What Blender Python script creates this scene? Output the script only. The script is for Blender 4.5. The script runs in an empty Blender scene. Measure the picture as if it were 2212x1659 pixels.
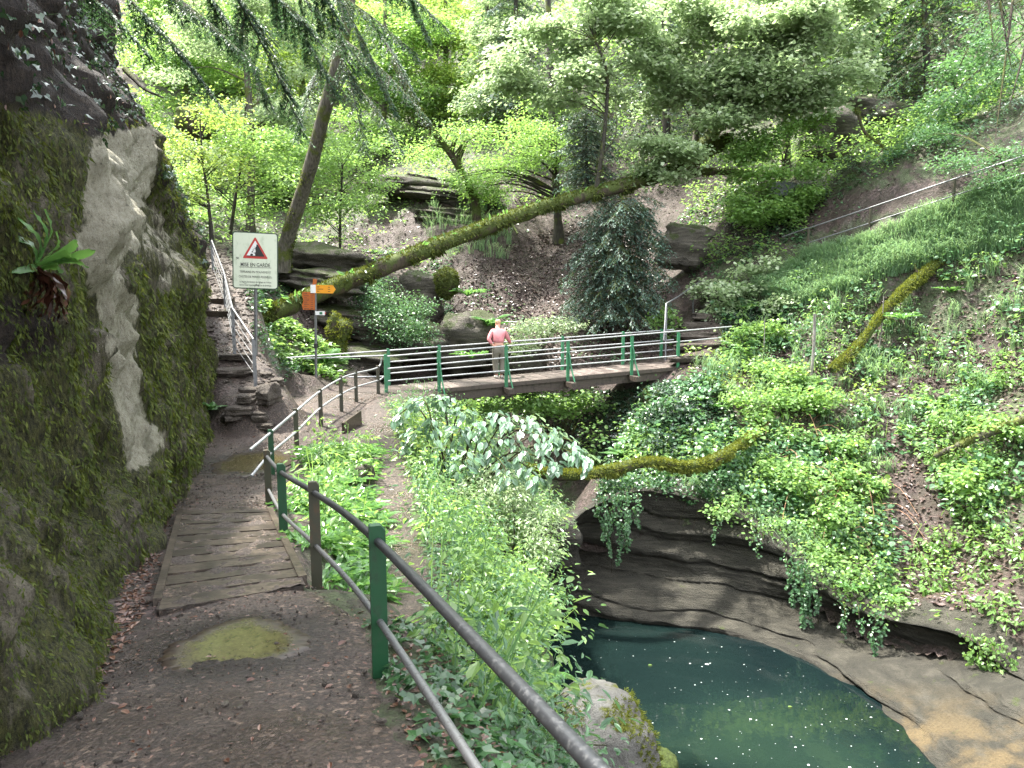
import bpy, math
import numpy as np
from mathutils import Vector
RNG = np.random.default_rng(11)
SC = bpy.context.scene
COL = SC.collection
FPX, PITCH = 1671.0, math.radians(8.0)
CP, SP = math.cos(PITCH), math.sin(PITCH)

# ---------- survey of the place: a sighting (column, row) taken from the viewpoint plus a distance gives a ground point
def P(px, py, d):
    u = (px - 1106.0) / FPX; v = (829.5 - py) / FPX
    t = d / (CP + v * SP)
    return np.array([u * t, d, (v * CP - SP) * t])

def proj(p):
    p = np.asarray(p, float)
    y = p[..., 1] * CP - p[..., 2] * SP
    z = p[..., 1] * SP + p[..., 2] * CP
    y = np.where(np.abs(y) < 1e-6, 1e-6, y)
    return 1106 + FPX * p[..., 0] / y, 829.5 - FPX * z / y, y

# ---------- noise
def _hash(ix, iy, iz, seed):
    h = (ix.astype(np.int64) * 374761393 + iy.astype(np.int64) * 668265263 + iz.astype(np.int64) * 2147483647 + seed * 974711) & 0xffffffff
    h = ((h ^ (h >> 13)) * 1274126177) & 0xffffffff
    h = ((h ^ (h >> 16)) * 2246822519) & 0xffffffff
    return ((h ^ (h >> 15)) & 0xffff) / 65535.0

def vnoise(p, seed=0):
    p = np.asarray(p, float); f = np.floor(p); r = p - f
    r = r * r * (3 - 2 * r); i = f.astype(np.int64); out = 0
    for dx in (0, 1):
        wx = r[..., 0] if dx else 1 - r[..., 0]
        for dy in (0, 1):
            wy = r[..., 1] if dy else 1 - r[..., 1]
            for dz in (0, 1):
                wz = r[..., 2] if dz else 1 - r[..., 2]
                out = out + wx * wy * wz * _hash(i[..., 0] + dx, i[..., 1] + dy, i[..., 2] + dz, seed)
    return out * 2 - 1

def fbm(p, octv=4, seed=0, gain=.5):
    p = np.asarray(p, float); s = 0; a = 1.0; n = 0
    for k in range(octv):
        s = s + a * vnoise(p * 2.0 ** k + 17.3 * k, seed + k); n += a; a *= gain
    return s / n

def nrm(v):
    return v / np.maximum(np.linalg.norm(v, axis=-1, keepdims=True), 1e-9)

def runit(n):
    return nrm(RNG.normal(size=(n, 3)))

def inpoly(x, y, poly):
    x = np.asarray(x); y = np.asarray(y); c = np.zeros(x.shape, bool); n = len(poly)
    for i in range(n):
        x1, y1 = poly[i]; x2, y2 = poly[(i + 1) % n]
        if y1 == y2: continue
        c ^= ((y1 > y) != (y2 > y)) & (x < (x2 - x1) * (y - y1) / (y2 - y1) + x1)
    return c

# ---------- mesh building
class G:
    def __init__(s): s.v = []; s.f = {3: [], 4: []}; s.n = 0
    def add(s, v, *faces):
        v = np.asarray(v, float).reshape(-1, 3); s.v.append(v)
        for f in faces:
            f = np.asarray(f, np.int64)
            if f.size: s.f[f.shape[1]].append(f + s.n)
        s.n += len(v); return s
    def box(s, c, sx, sy, sz, rot=None):
        q = np.array([[x, y, z] for z in (-.5, .5) for y in (-.5, .5) for x in (-.5, .5)]) * [sx, sy, sz]
        if rot is not None: q = q @ np.asarray(rot).T
        return s.add(q + np.asarray(c, float), [[0, 2, 3, 1], [4, 5, 7, 6], [0, 1, 5, 4], [2, 6, 7, 3], [0, 4, 6, 2], [1, 3, 7, 5]])
    def beam(s, a, b, w, h, up=(0, 0, 1), roll=None):
        a = np.asarray(a, float); b = np.asarray(b, float); t = b - a; L = np.linalg.norm(t); t = t / L
        x = nrm(np.cross(t, up)); z = np.cross(x, t)
        return s.box((a + b) / 2, w, L, h, np.stack([x, t, z], 1))
    def tube(s, pts, r, k=8, cap=True, lump=0., seed=0, freq=6.):
        v, f = tube(pts, r, k, lump, seed, freq); s.add(v, f)
        if cap:
            n = len(v) // k
            for base, o in ((0, -1), ((n - 1) * k, 1)):
                ring = v[base:base + k]; c = ring.mean(0)
                i = np.arange(k); j = (i + 1) % k
                tri = np.stack([i, j, np.full(k, k)], 1) if o > 0 else np.stack([j, i, np.full(k, k)], 1)
                s.add(np.vstack([ring, c]), tri)
        return s
    def build(s, name, mat=None, parent=None, smooth=False, attrs=None):
        V = np.vstack(s.v) if s.v else np.zeros((0, 3))
        if parent is not None: V = V - np.array(ORG.get(parent.name, (0, 0, 0)))
        Q = np.vstack(s.f[4]) if s.f[4] else np.zeros((0, 4), int)
        T = np.vstack(s.f[3]) if s.f[3] else np.zeros((0, 3), int)
        me = bpy.data.meshes.new(name)
        me.vertices.add(len(V)); me.vertices.foreach_set('co', V.astype(np.float32).ravel())
        L = np.concatenate([Q.ravel(), T.ravel()]).astype(np.int32)
        me.loops.add(len(L)); me.loops.foreach_set('vertex_index', L)
        me.polygons.add(len(Q) + len(T))
        st = np.concatenate([np.arange(len(Q)) * 4, len(Q) * 4 + np.arange(len(T)) * 3]).astype(np.int32)
        me.polygons.foreach_set('loop_start', st)
        me.update(calc_edges=True)
        me.polygons.foreach_set('use_smooth', np.full(len(Q) + len(T), smooth, bool))
        for k, a in (attrs or {}).items():
            at = me.attributes.new(k, 'FLOAT', 'POINT'); at.data.foreach_set('value', np.asarray(a, np.float32))
        if mat: me.materials.append(mat)
        o = bpy.data.objects.new(name, me); COL.objects.link(o)
        if parent is not None: o.parent = parent
        return o

ORG = {}
def tag(o, label=None, cat=None, group=None, kind=None):
    if label: o['label'] = label
    if cat: o['category'] = cat
    if group: o['group'] = group
    if kind: o['kind'] = kind
    return o
def thing(name, loc, label, cat, group=None):
    o = bpy.data.objects.new(name, None); COL.objects.link(o); o.location = [float(c) for c in loc]
    o.empty_display_size = .2; ORG[o.name] = tuple(float(c) for c in loc)
    return tag(o, label, cat, group)
def dup(root, loc, rotz=0, scale=1, label=None, group=None, rot=None):
    r = root.copy(); COL.objects.link(r); r.location = [float(c) for c in loc]
    r.rotation_euler = rot if rot is not None else (0, 0, rotz); r.scale = (scale,) * 3
    if label: r['label'] = label
    if group: r['group'] = group
    for ch in list(root.children):
        c = ch.copy(); COL.objects.link(c); c.parent = r
        for g in ch.children:
            d = g.copy(); COL.objects.link(d); d.parent = c
    return r

def tube(pts, r, k=8, lump=0., seed=0, freq=6.):
    pts = np.asarray(pts, float); n = len(pts); r = np.broadcast_to(np.asarray(r, float), (n,))
    t = nrm(np.gradient(pts, axis=0)); x = np.zeros_like(t)
    ref = np.array([0, 0, 1.]) if abs(t[0][2]) < .9 else np.array([1., 0, 0])
    x[0] = nrm(np.cross(t[0], ref))
    for i in range(1, n):
        x[i] = nrm(x[i - 1] - t[i] * np.dot(x[i - 1], t[i]))
    y = np.cross(t, x); a = np.linspace(0, 2 * np.pi, k, endpoint=False)
    dirs = x[:, None] * np.cos(a)[None, :, None] + y[:, None] * np.sin(a)[None, :, None]
    v = pts[:, None] + dirs * r[:, None, None]
    if lump: v = v + dirs * (r[:, None] * lump * fbm(v * freq, 3, seed))[..., None]
    i = np.arange(n - 1)[:, None] * k; j = np.arange(k)[None]; j2 = (j + 1) % k
    f = np.stack([i + j, i + j2, i + k + j2, i + k + j], -1).reshape(-1, 4)
    return v.reshape(-1, 3), f

def smooth_path(pts, n):
    """Catmull-Rom through pts, n samples"""
    p = np.asarray(pts, float)
    if len(p) == 2: return p[0] + (p[1] - p[0]) * np.linspace(0, 1, n)[:, None]
    q = np.vstack([2 * p[0] - p[1], p, 2 * p[-1] - p[-2]])
    s = np.linspace(0, len(p) - 1 - 1e-6, n); i = s.astype(int); t = (s - i)[:, None]
    a, b, c, d = q[i], q[i + 1], q[i + 2], q[i + 3]
    return .5 * (2 * b + (c - a) * t + (2 * a - 5 * b + 4 * c - d) * t ** 2 + (3 * b - a - 3 * c + d) * t ** 3)

# ---------- leaves: templates in (side, along, normal)
TEMPL = {
 'oval2': ([(0, 0, 0), (.3, .5, .06), (0, 1, -.08), (-.3, .5, .06)], [(0, 1, 2), (0, 2, 3)]),
 'oval': ([(0, 0, 0), (.24, .28, .05), (.23, .66, .03), (0, 1, -.12), (-.23, .66, .03), (-.24, .28, .05)], [(0, 1, 2, 3), (0, 3, 4, 5)]),
 'lance': ([(0, 0, 0), (.17, .3, .04), (.15, .66, .0), (0, 1, -.18), (-.15, .66, .0), (-.17, .3, .04)], [(0, 1, 2, 3), (0, 3, 4, 5)]),
 'ivy': ([(0, .06, 0), (.34, -.12, .05), (.52, .3, .07), (.22, .46, .02), (0, 1, -.1), (-.22, .46, .02), (-.52, .3, .07), (-.34, -.12, .05)],
         [(0, 1, 2, 3), (0, 3, 4, 5), (0, 5, 6, 7)]),
 'stalk': ([(-.012, 0, 0), (.012, 0, 0), (.006, 1, 0), (-.006, 1, 0)], [(0, 1, 2, 3)]),
 'needle': ([(0, 0, 0), (.15, .4, 0), (0, 1, 0), (-.15, .4, 0)], [(0, 1, 2, 3)]),
 'round': ([(0, 0, 0), (.36, .2, .04), (.38, .62, .05), (0, .95, -.06), (-.38, .62, .05), (-.36, .2, .04)], [(0, 1, 2, 3), (0, 3, 4, 5)]),
 'maple': ([(0, 0, 0), (.5, .12, .04), (.42, .62, .02), (0, 1, -.1), (-.42, .62, .02), (-.5, .12, .04)], [(0, 1, 2, 3), (0, 3, 4, 5)]),
}
def leaves(g, pos, t, n, size, kind='oval'):
    pos = np.asarray(pos, float); N = len(pos)
    if N == 0: return g
    T, fs = TEMPL[kind]; T = np.array(T)
    t = nrm(t); b = nrm(np.cross(t, n)); n = np.cross(b, t)
    size = np.broadcast_to(np.asarray(size, float), (N,))[:, None, None]
    V = pos[:, None] + size * (T[None, :, :1] * b[:, None] + T[None, :, 1:2] * t[:, None] + T[None, :, 2:] * n[:, None])
    off = (np.arange(N) * len(T))[:, None, None]
    fq = [f for f in fs if len(f) == 4]; ft = [f for f in fs if len(f) == 3]
    out = []
    if fq: out.append((np.array(fq)[None] + off).reshape(-1, 4))
    if ft: out.append((np.array(ft)[None] + off).reshape(-1, 3))
    g.add(V.reshape(-1, 3), *out); return g

def flat_dirs(N, nz_tilt=.45, droop=.25, base=None):
    """leaf directions mostly horizontal, normals mostly up"""
    a = RNG.uniform(0, 2 * np.pi, N)
    t = np.stack([np.cos(a), np.sin(a), RNG.normal(-droop, .25, N)], 1)
    n = np.stack([RNG.normal(0, nz_tilt, N), RNG.normal(0, nz_tilt, N), np.ones(N)], 1)
    if base is not None: n = n + base
    return nrm(t), nrm(n)
# ---------- materials
def newmat(name):
    m = bpy.data.materials.new(name); m.use_nodes = True
    nt = m.node_tree; nt.nodes.clear()
    return m, nt
class N_:
    def __init__(s, nt): s.nt = nt
    def n(s, t, **kw):
        x = s.nt.nodes.new(t)
        for k, v in kw.items():
            if k.startswith('i_'):
                key = k[2:].replace('_', ' ')
                key = int(key) if key.isdigit() else key
                x.inputs[key].default_value = v
            else: setattr(x, k, v)
        return x
    def l(s, a, b): s.nt.links.new(a, b)
    def ramp(s, fac, stops):
        r = s.nt.nodes.new('ShaderNodeValToRGB'); e = r.color_ramp.elements
        while len(e) < len(stops): e.new(.5)
        for el, (p, c) in zip(e, stops):
            el.position = p; el.color = (*c, 1) if len(c) == 3 else c
        if fac is not None: s.l(fac, r.inputs[0])
        return r.outputs[0]
    def noise(s, scale, detail=5, rough=.55, vec=None, dist=0, out=0):
        x = s.n('ShaderNodeTexNoise'); x.inputs['Scale'].default_value = scale; x.inputs['Detail'].default_value = detail
        x.inputs['Roughness'].default_value = rough; x.inputs['Distortion'].default_value = dist
        if vec is not None: s.l(vec, x.inputs['Vector'])
        return x.outputs[out]
    def coord(s, scale=(1, 1, 1), kind='Object', rot=(0, 0, 0)):
        c = s.n('ShaderNodeTexCoord'); m = s.n('ShaderNodeMapping'); m.inputs['Scale'].default_value = scale
        m.inputs['Rotation'].default_value = rot
        s.l(c.outputs[kind], m.inputs[0]); return m.outputs[0]
    def mix(s, fac, a, b, mode='MIX'):
        x = s.n('ShaderNodeMix', data_type='RGBA', blend_type=mode)
        for sock, v in ((x.inputs[0], fac), (x.inputs[6], a), (x.inputs[7], b)):
            if isinstance(v, (int, float)): sock.default_value = v
            elif isinstance(v, tuple): sock.default_value = (*v, 1)
            else: s.l(v, sock)
        return x.outputs[2]
    def math(s, op, a, b=None, c=None, clamp=False):
        x = s.n('ShaderNodeMath', operation=op, use_clamp=clamp)
        for i, v in enumerate((a, b, c)):
            if v is None: continue
            if isinstance(v, (int, float)): x.inputs[i].default_value = v
            else: s.l(v, x.inputs[i])
        return x.outputs[0]
    def step(s, v, lo, hi):
        x = s.n('ShaderNodeMapRange', interpolation_type='SMOOTHSTEP'); s.l(v, x.inputs[0])
        x.inputs[1].default_value = lo; x.inputs[2].default_value = hi; return x.outputs[0]
    def attr(s, name): return s.n('ShaderNodeAttribute', attribute_name=name).outputs['Fac']
    def bump(s, h, strength=.5, dist=.02, normal=None):
        b = s.n('ShaderNodeBump'); b.inputs['Strength'].default_value = strength; b.inputs['Distance'].default_value = dist
        s.l(h, b.inputs['Height'])
        if normal is not None: s.l(normal, b.inputs['Normal'])
        return b.outputs[0]
    def pbr(s, col, rough=.6, normal=None, spec=.5, metal=0., out=True, **kw):
        p = s.n('ShaderNodeBsdfPrincipled')
        for key, v in (('Base Color', col), ('Roughness', rough), ('Metallic', metal), ('Specular IOR Level', spec), ('Normal', normal)):
            if v is None: continue
            if isinstance(v, (int, float)): p.inputs[key].default_value = v
            elif isinstance(v, tuple): p.inputs[key].default_value = (*v, 1)
            else: s.l(v, p.inputs[key])
        for k, v in kw.items(): p.inputs[k].default_value = v
        if out:
            o = s.n('ShaderNodeOutputMaterial'); s.l(p.outputs[0], o.inputs[0])
        return p.outputs[0]

def leaf_mat(name, cols, rough=.38, transl=.35, tcol=None, spec=.5):
    m, nt = newmat(name); k = N_(nt)
    rnd = k.n('ShaderNodeNewGeometry').outputs['Random Per Island']
    c = k.ramp(rnd, [(i / (len(cols) - 1), x) for i, x in enumerate(cols)])
    big = k.noise(.6, 3, vec=k.coord())
    c = k.mix(k.step(big, .35, .7), c, k.mix(.5, c, cols[0]))
    p = k.pbr(c, rough, spec=spec, out=False)
    tr = k.n('ShaderNodeBsdfTranslucent')
    tc = k.mix(.55, c, tcol or tuple(min(1, x * f) for x, f in zip(cols[-1], (1.9, 1.9, 1.0))))
    k.l(tc, tr.inputs[0])
    mx = k.n('ShaderNodeMixShader'); mx.inputs[0].default_value = transl
    k.l(p, mx.inputs[1]); k.l(tr.outputs[0], mx.inputs[2])
    o = k.n('ShaderNodeOutputMaterial'); k.l(mx.outputs[0], o.inputs[0])
    return m

M = {}
M['ivy'] = leaf_mat('ivy_leaf', [(.012, .04, .014), (.03, .085, .03), (.05, .125, .04)], .3, .25)
M['ivydark'] = leaf_mat('cliff_ivy_leaf', [(.01, .03, .015), (.025, .06, .03), (.05, .09, .045)], .22, .12, spec=.7)
M['bank'] = leaf_mat('bank_leaf', [(.035, .09, .04), (.075, .165, .075), (.13, .25, .12)], .33, .35, spec=.6)
M['bright'] = leaf_mat('bright_leaf', [(.085, .17, .045), (.15, .26, .08), (.23, .36, .13)], .36, .5)
M['pale'] = leaf_mat('pale_leaf', [(.16, .24, .11), (.28, .36, .2), (.42, .48, .33)], .28, .45, tcol=(.5, .66, .3), spec=.8)
M['yellow'] = leaf_mat('yellow_leaf', [(.12, .21, .045), (.18, .28, .07), (.26, .34, .11)], .42, .5)
M['bigleaf'] = leaf_mat('shrub_leaf', [(.1, .2, .12), (.16, .27, .18), (.23, .33, .25)], .24, .3, spec=.9)
M['needle'] = leaf_mat('conifer_needle', [(.02, .055, .03), (.04, .09, .05), (.06, .12, .065)], .5, .3)
M['needleblue'] = leaf_mat('fir_needle', [(.035, .075, .055), (.06, .115, .085), (.09, .155, .115)], .5, .2)
M['grass'] = leaf_mat('grass_blade', [(.09, .18, .09), (.16, .27, .15), (.24, .35, .22)], .35, .4, spec=.7)
M['fern'] = leaf_mat('fern_frond', [(.055, .14, .035), (.09, .21, .06), (.15, .29, .1)], .28, .4, spec=.7)
M['deadfern'] = leaf_mat('dead_frond', [(.03, .012, .008), (.06, .022, .014), (.09, .04, .022)], .3, .1, tcol=(.1, .04, .02))
M['moss'] = leaf_mat('moss_tuft', [(.025, .038, .008), (.06, .082, .016), (.12, .14, .03)], .75, .25, spec=.2)
M['mossbright'] = leaf_mat('moss_tuft_bright', [(.05, .068, .012), (.11, .135, .02), (.2, .22, .04)], .75, .3, spec=.2)
M['litter'] = leaf_mat('dead_leaf', [(.035, .02, .018), (.085, .055, .05), (.15, .11, .1), (.06, .03, .022)], .33, .05, tcol=(.2, .1, .05), spec=.7)
M['litterred'] = leaf_mat('rust_leaf', [(.05, .018, .01), (.11, .05, .03), (.16, .09, .055)], .4, .05, tcol=(.2, .1, .05))

def bark(name, c1, c2, moss=.5, mcol=(.09, .11, .02)):
    m, nt = newmat(name); k = N_(nt)
    v = k.coord((1, 1, .25)); nz = k.noise(18, 6, vec=v)
    c = k.ramp(nz, [(.3, c1), (.7, c2)])
    mm = k.noise(2.2, 5, vec=k.coord())
    up = k.n('ShaderNodeSeparateXYZ'); k.l(k.n('ShaderNodeNewGeometry').outputs['Normal'], up.inputs[0])
    f = k.step(k.math('ADD', mm, k.math('MULTIPLY', up.outputs[2], .12)), .62 - moss * .3, .75 - moss * .3)
    mc = k.ramp(k.noise(30, 3, vec=k.coord()), [(.3, tuple(x * .4 for x in mcol)), (.7, mcol)])
    k.pbr(k.mix(f, c, mc), .8, k.bump(k.math('ADD', nz, k.noise(60, 4, vec=v)), .8, .02), .25)
    return m
M['bark'] = bark('bark', (.03, .027, .02), (.13, .12, .095), .5)
M['barkdark'] = bark('dark_bark', (.012, .011, .009), (.05, .045, .035), .35)
M['barkmoss'] = bark('mossy_bark', (.02, .015, .01), (.075, .06, .04), .8, (.07, .095, .02))
M['twig'] = bark('twig_bark', (.02, .016, .012), (.07, .055, .04), .4)
M['barkpale'] = bark('pale_bark', (.11, .1, .09), (.3, .28, .25), .2)
M['stem'] = bark('dead_stem', (.2, .1, .06), (.4, .25, .16), -.6)

def ground_mat():
    m, nt = newmat('forest_floor'); k = N_(nt); co = k.coord()
    a = k.noise(2.5, 8, .65, co); b = k.noise(22, 6, .7, co); v = k.n('ShaderNodeTexVoronoi'); v.inputs['Scale'].default_value = 16; k.l(co, v.inputs[0])
    vc = k.n('ShaderNodeSeparateColor'); k.l(v.outputs['Color'], vc.inputs[0])
    litter = k.ramp(vc.outputs[0], [(0, (.017, .010, .009)), (.4, (.042, .026, .024)), (.75, (.085, .058, .054)), (1, (.03, .015, .011))])
    soil = k.ramp(b, [(.3, (.013, .009, .007)), (.7, (.05, .034, .027))])
    c = k.mix(k.step(a, .42, .6), litter, soil)
    green = k.ramp(b, [(.35, (.02, .035, .012)), (.65, (.06, .095, .03))])
    c = k.mix(k.math('MULTIPLY', k.attr('green'), k.step(k.noise(3.2, 6, .7, co), .36, .55)), c, green)
    rock = k.ramp(k.noise(9, 8, .7, k.coord((1, 1, 3))), [(.3, (.06, .055, .045)), (.5, (.16, .15, .125)), (.75, (.3, .285, .25))])
    nrmz = k.n('ShaderNodeSeparateXYZ'); k.l(k.n('ShaderNodeNewGeometry').outputs['Normal'], nrmz.inputs[0])
    st = k.step(k.math('ADD', nrmz.outputs[2], k.math('MULTIPLY', k.noise(1.5, 5, .6, co), .35)), .62, .48)
    c = k.mix(k.math('MULTIPLY', st, .8), c, rock)
    h = k.math('ADD', k.math('MULTIPLY', v.outputs['Distance'], .6), b)
    k.pbr(c, k.ramp(a, [(.35, (.55,) * 3), (.65, (.85,) * 3)]), k.bump(h, .9, .05), .4); return m
M['ground'] = ground_mat()

def path_mat():
    m, nt = newmat('muddy_path'); k = N_(nt); co = k.coord()
    a = k.noise(1.6, 6, .6, co); b = k.noise(45, 6, .75, co)
    v = k.n('ShaderNodeTexVoronoi'); v.inputs['Scale'].default_value = 42; v.inputs['Randomness'].default_value = 1; k.l(co, v.inputs[0])
    vc = k.n('ShaderNodeSeparateColor'); k.l(v.outputs['Color'], vc.inputs[0])
    mud = k.ramp(b, [(.3, (.008, .0055, .004)), (.48, (.034, .024, .018)), (.6, (.075, .054, .042)), (.75, (.15, .112, .088))])
    stones = k.ramp(vc.outputs[0], [(0, (.018, .012, .009)), (.55, (.05, .035, .027)), (.85, (.12, .082, .06)), (1, (.22, .165, .125))])
    gr = k.step(k.math('ADD', a, k.math('MULTIPLY', k.noise(9, 4, .6, co), .5)), .62, .86)
    c = k.mix(k.math('MULTIPLY', gr, k.step(vc.outputs[1], .45, .55)), mud, stones)
    wet = k.step(k.noise(1.1, 4, .5, co), .4, .62)
    wa = k.attr('wet'); c = k.mix(wa, c, k.mix(.75, c, (.012, .009, .007)))
    rough = k.math('SUBTRACT', k.math('SUBTRACT', .66, k.math('MULTIPLY', wet, .4)), k.math('MULTIPLY', wa, .2))
    h = k.math('ADD', b, k.math('MULTIPLY', v.outputs['Distance'], -.7))
    k.pbr(c, rough, k.bump(h, .8, .03, k.bump(k.noise(7, 5, .6, co), .6, .06)), .5); return m
M['path'] = path_mat()

def cliff_mat():
    m, nt = newmat('mossy_limestone'); k = N_(nt); co = k.coord(); st = k.coord((1, 1, .28))
    n1 = k.noise(1.3, 8, .62, co); n2 = k.noise(7, 8, .7, st); n3 = k.noise(38, 6, .75, st); n4 = k.noise(90, 4, .7, co)
    moss = k.ramp(n3, [(.25, (.012, .013, .005)), (.42, (.045, .048, .016)), (.58, (.1, .105, .03)), (.8, (.18, .18, .055))])
    soil = k.ramp(n3, [(.25, (.008, .006, .004)), (.5, (.03, .022, .016)), (.75, (.085, .065, .045))])
    rockb = k.ramp(n2, [(.3, (.03, .026, .018)), (.48, (.13, .115, .08)), (.7, (.27, .245, .175))])
    pale = k.ramp(k.noise(16, 8, .72, co), [(.3, (.13, .12, .085)), (.43, (.38, .36, .265)), (.7, (.55, .53, .42))])
    c = k.mix(k.step(k.math('ADD', n1, k.math('MULTIPLY', n2, .6)), .80, .92), moss, rockb)
    c = k.mix(k.step(k.math('ADD', k.attr('soil'), k.math('MULTIPLY', n2, .9)), .75, 1.1), c, soil)
    fp = k.step(k.math('ADD', k.attr('pale'), k.math('MULTIPLY', k.math('SUBTRACT', n2, .5), 1.5)), .40, .58)
    c = k.mix(fp, c, pale)
    pit = k.ramp(k.math('ADD', k.math('MULTIPLY', n4, .5), k.math('MULTIPLY', n3, .5)), [(.36, (.22,) * 3), (.5, (.9,) * 3), (.7, (1.25,) * 3)])
    c = k.mix(k.math('SUBTRACT', 1.0, k.math('MULTIPLY', fp, .55)), c, pit, 'MULTIPLY')
    h = k.math('ADD', k.math('ADD', n2, k.math('MULTIPLY', n3, .8)), k.math('MULTIPLY', n4, .35))
    k.pbr(c, k.math('SUBTRACT', .85, k.math('MULTIPLY', n1, .3)), k.bump(h, 1.0, .14), .35); return m
M['cliff'] = cliff_mat()

def rock_mat(name, cols, moss=.0, mcol=(.15, .17, .02), strata=3.0, brown=None):
    m, nt = newmat(name); k = N_(nt); co = k.coord(); st = k.coord((.5, .5, strata))
    a = k.noise(3.5, 8, .65, st); b = k.noise(26, 7, .72, co); d = k.noise(.9, 4, .5, co)
    c = k.ramp(k.math('ADD', k.math('MULTIPLY', a, .7), k.math('MULTIPLY', b, .3)), [(.3, cols[0]), (.5, cols[1]), (.7, cols[2])])
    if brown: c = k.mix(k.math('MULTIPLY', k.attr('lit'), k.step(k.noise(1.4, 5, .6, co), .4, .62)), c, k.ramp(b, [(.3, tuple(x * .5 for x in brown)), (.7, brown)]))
    up = k.n('ShaderNodeSeparateXYZ'); k.l(k.n('ShaderNodeNewGeometry').outputs['Normal'], up.inputs[0])
    f = k.step(k.math('ADD', k.noise(2.6, 6, .62, co), k.math('MULTIPLY', up.outputs[2], .2)), .86 - moss * .45, .96 - moss * .45)
    mc = k.ramp(b, [(.3, tuple(x * .35 for x in mcol)), (.65, mcol)])
    k.pbr(k.mix(f, c, mc), .72, k.bump(k.math('ADD', a, k.math('ADD', k.math('MULTIPLY', b, .9), k.math('MULTIPLY', k.noise(55, 4, .7, co), .4))), 1.0, .09), .4); return m
M['rock'] = rock_mat('grey_rock', ((.02, .018, .014), (.08, .072, .056), (.21, .19, .15)), .6, (.06, .08, .02))
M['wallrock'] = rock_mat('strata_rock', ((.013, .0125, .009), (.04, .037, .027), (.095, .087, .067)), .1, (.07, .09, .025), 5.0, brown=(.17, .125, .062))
M['boulder'] = rock_mat('boulder_rock', ((.07, .067, .06), (.2, .195, .175), (.42, .41, .37)), .3, (.17, .19, .015), 1.0)
M['step'] = rock_mat('step_stone', ((.03, .025, .02), (.085, .07, .056), (.18, .155, .125)), .15, (.07, .08, .02), 1.5)

def water_mat():
    m, nt = newmat('pool_water'); k = N_(nt); co = k.coord()
    c = k.ramp(k.noise(.22, 2, .4, co), [(.35, (.003, .0065, .0072)), (.55, (.006, .013, .0115)), (.75, (.013, .026, .016))])
    k.pbr(c, .04, k.bump(k.noise(2.6, 3, .5, co), .10, .04), .5, IOR=1.33); return m
M['water'] = water_mat()
def puddle_mat():
    m, nt = newmat('puddle_water'); k = N_(nt); co = k.coord()
    e = k.step(k.math('ADD', k.attr('inner'), k.math('MULTIPLY', k.math('SUBTRACT', k.noise(9, 6, .7, co), .5), 1.1)), .05, .75)
    mud = k.ramp(k.noise(30, 5, .7, co), [(.3, (.010, .007, .005)), (.7, (.045, .032, .022))])
    reflect_tint = k.ramp(k.noise(26, 6, .75, co), [(.35, (.03, .024, .012)), (.55, (.07, .062, .025)), (.75, (.10, .09, .04))])  # yellow-green reflection of foliage put into the colour towards the middle
    p = k.pbr(k.mix(e, mud, reflect_tint), k.math('SUBTRACT', .4, k.math('MULTIPLY', e, .36)), k.bump(k.noise(24, 4, .6, co), .12, .01), .5, IOR=1.33)
    return m
M['puddle'] = puddle_mat()
def wood_mat(name, c1, c2, rough=.6, ax=(2, 30, 30)):
    m, nt = newmat(name); k = N_(nt); co = k.coord(ax)
    a = k.noise(1, 6, .6, co); b = k.noise(3, 5, .6, k.coord())
    c = k.mix(k.step(b, .42, .68), k.ramp(a, [(.3, c1), (.7, c2)]), tuple(x * .5 for x in c1))
    ri = k.n('ShaderNodeNewGeometry').outputs['Random Per Island']; c = k.mix(1.0, c, k.ramp(ri, [(0, (.55,) * 3), (1, (1.25,) * 3)]), 'MULTIPLY')
    c = k.mix(k.math('MULTIPLY', k.step(k.noise(26, 6, .75, k.coord()), .46, .58), .75), c, (.014, .010, .008))
    k.pbr(c, rough, k.bump(a, .5, .01), .4); return m
M['plank'] = wood_mat('wet_plank', (.045, .034, .025), (.115, .09, .068), .40, (3, 22, 22))
M['deck'] = wood_mat('bridge_deck_wood', (.09, .07, .06), (.2, .165, .145), .55, (5, 5, 5))
def metal(name, c, c2, rough=.45, met=0., sc=14):
    m, nt = newmat(name); k = N_(nt); co = k.coord()
    f = k.step(k.noise(sc, 6, .7, k.coord((1, 1, .5))), .5, .68)
    k.pbr(k.mix(f, c, c2), k.math('ADD', rough, k.math('MULTIPLY', f, .3)), k.bump(k.noise(60, 4, .6, co), .15, .004), .5, met); return m
M['green'] = metal('green_paint', (.008, .055, .02), (.012, .03, .014))
M['greendull'] = metal('rusty_green_paint', (.035, .035, .02), (.075, .05, .03), .6)
M['greenbridge'] = metal('bridge_green_paint', (.03, .16, .075), (.05, .12, .06))
M['galv'] = metal('galvanised_pipe', (.16, .165, .17), (.09, .09, .088), .42, .55, 30)
M['galvpale'] = metal('pale_galvanised', (.34, .35, .35), (.2, .2, .19), .45, .4, 30)
M['pipedark'] = metal('weathered_pipe', (.045, .048, .053), (.085, .088, .09), .42, .5, 40)
M['beam'] = metal('rusty_beam', (.06, .045, .035), (.03, .028, .022), .6)
M['signface'] = metal('sign_face', (.62, .67, .53), (.5, .56, .42), .4, 0, 9)
M['signrim'] = metal('sign_rim', (.03, .06, .035), (.06, .08, .05), .5)
M['red'] = metal('red_paint', (.45, .03, .025), (.35, .06, .04), .4)
M['black'] = metal('black_paint', (.012, .012, .012), (.02, .02, .02), .5)
M['white'] = metal('white_paint', (.75, .76, .74), (.6, .6, .57), .4)
M['yellowsign'] = metal('yellow_paint', (.72, .3, .015), (.62, .26, .03), .4)
M['orangesign'] = metal('orange_plate', (.4, .1, .015), (.32, .09, .02), .5)
M['skin'] = metal('skin', (.5, .27, .19), (.45, .22, .16), .5, 0, 20)
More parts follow.
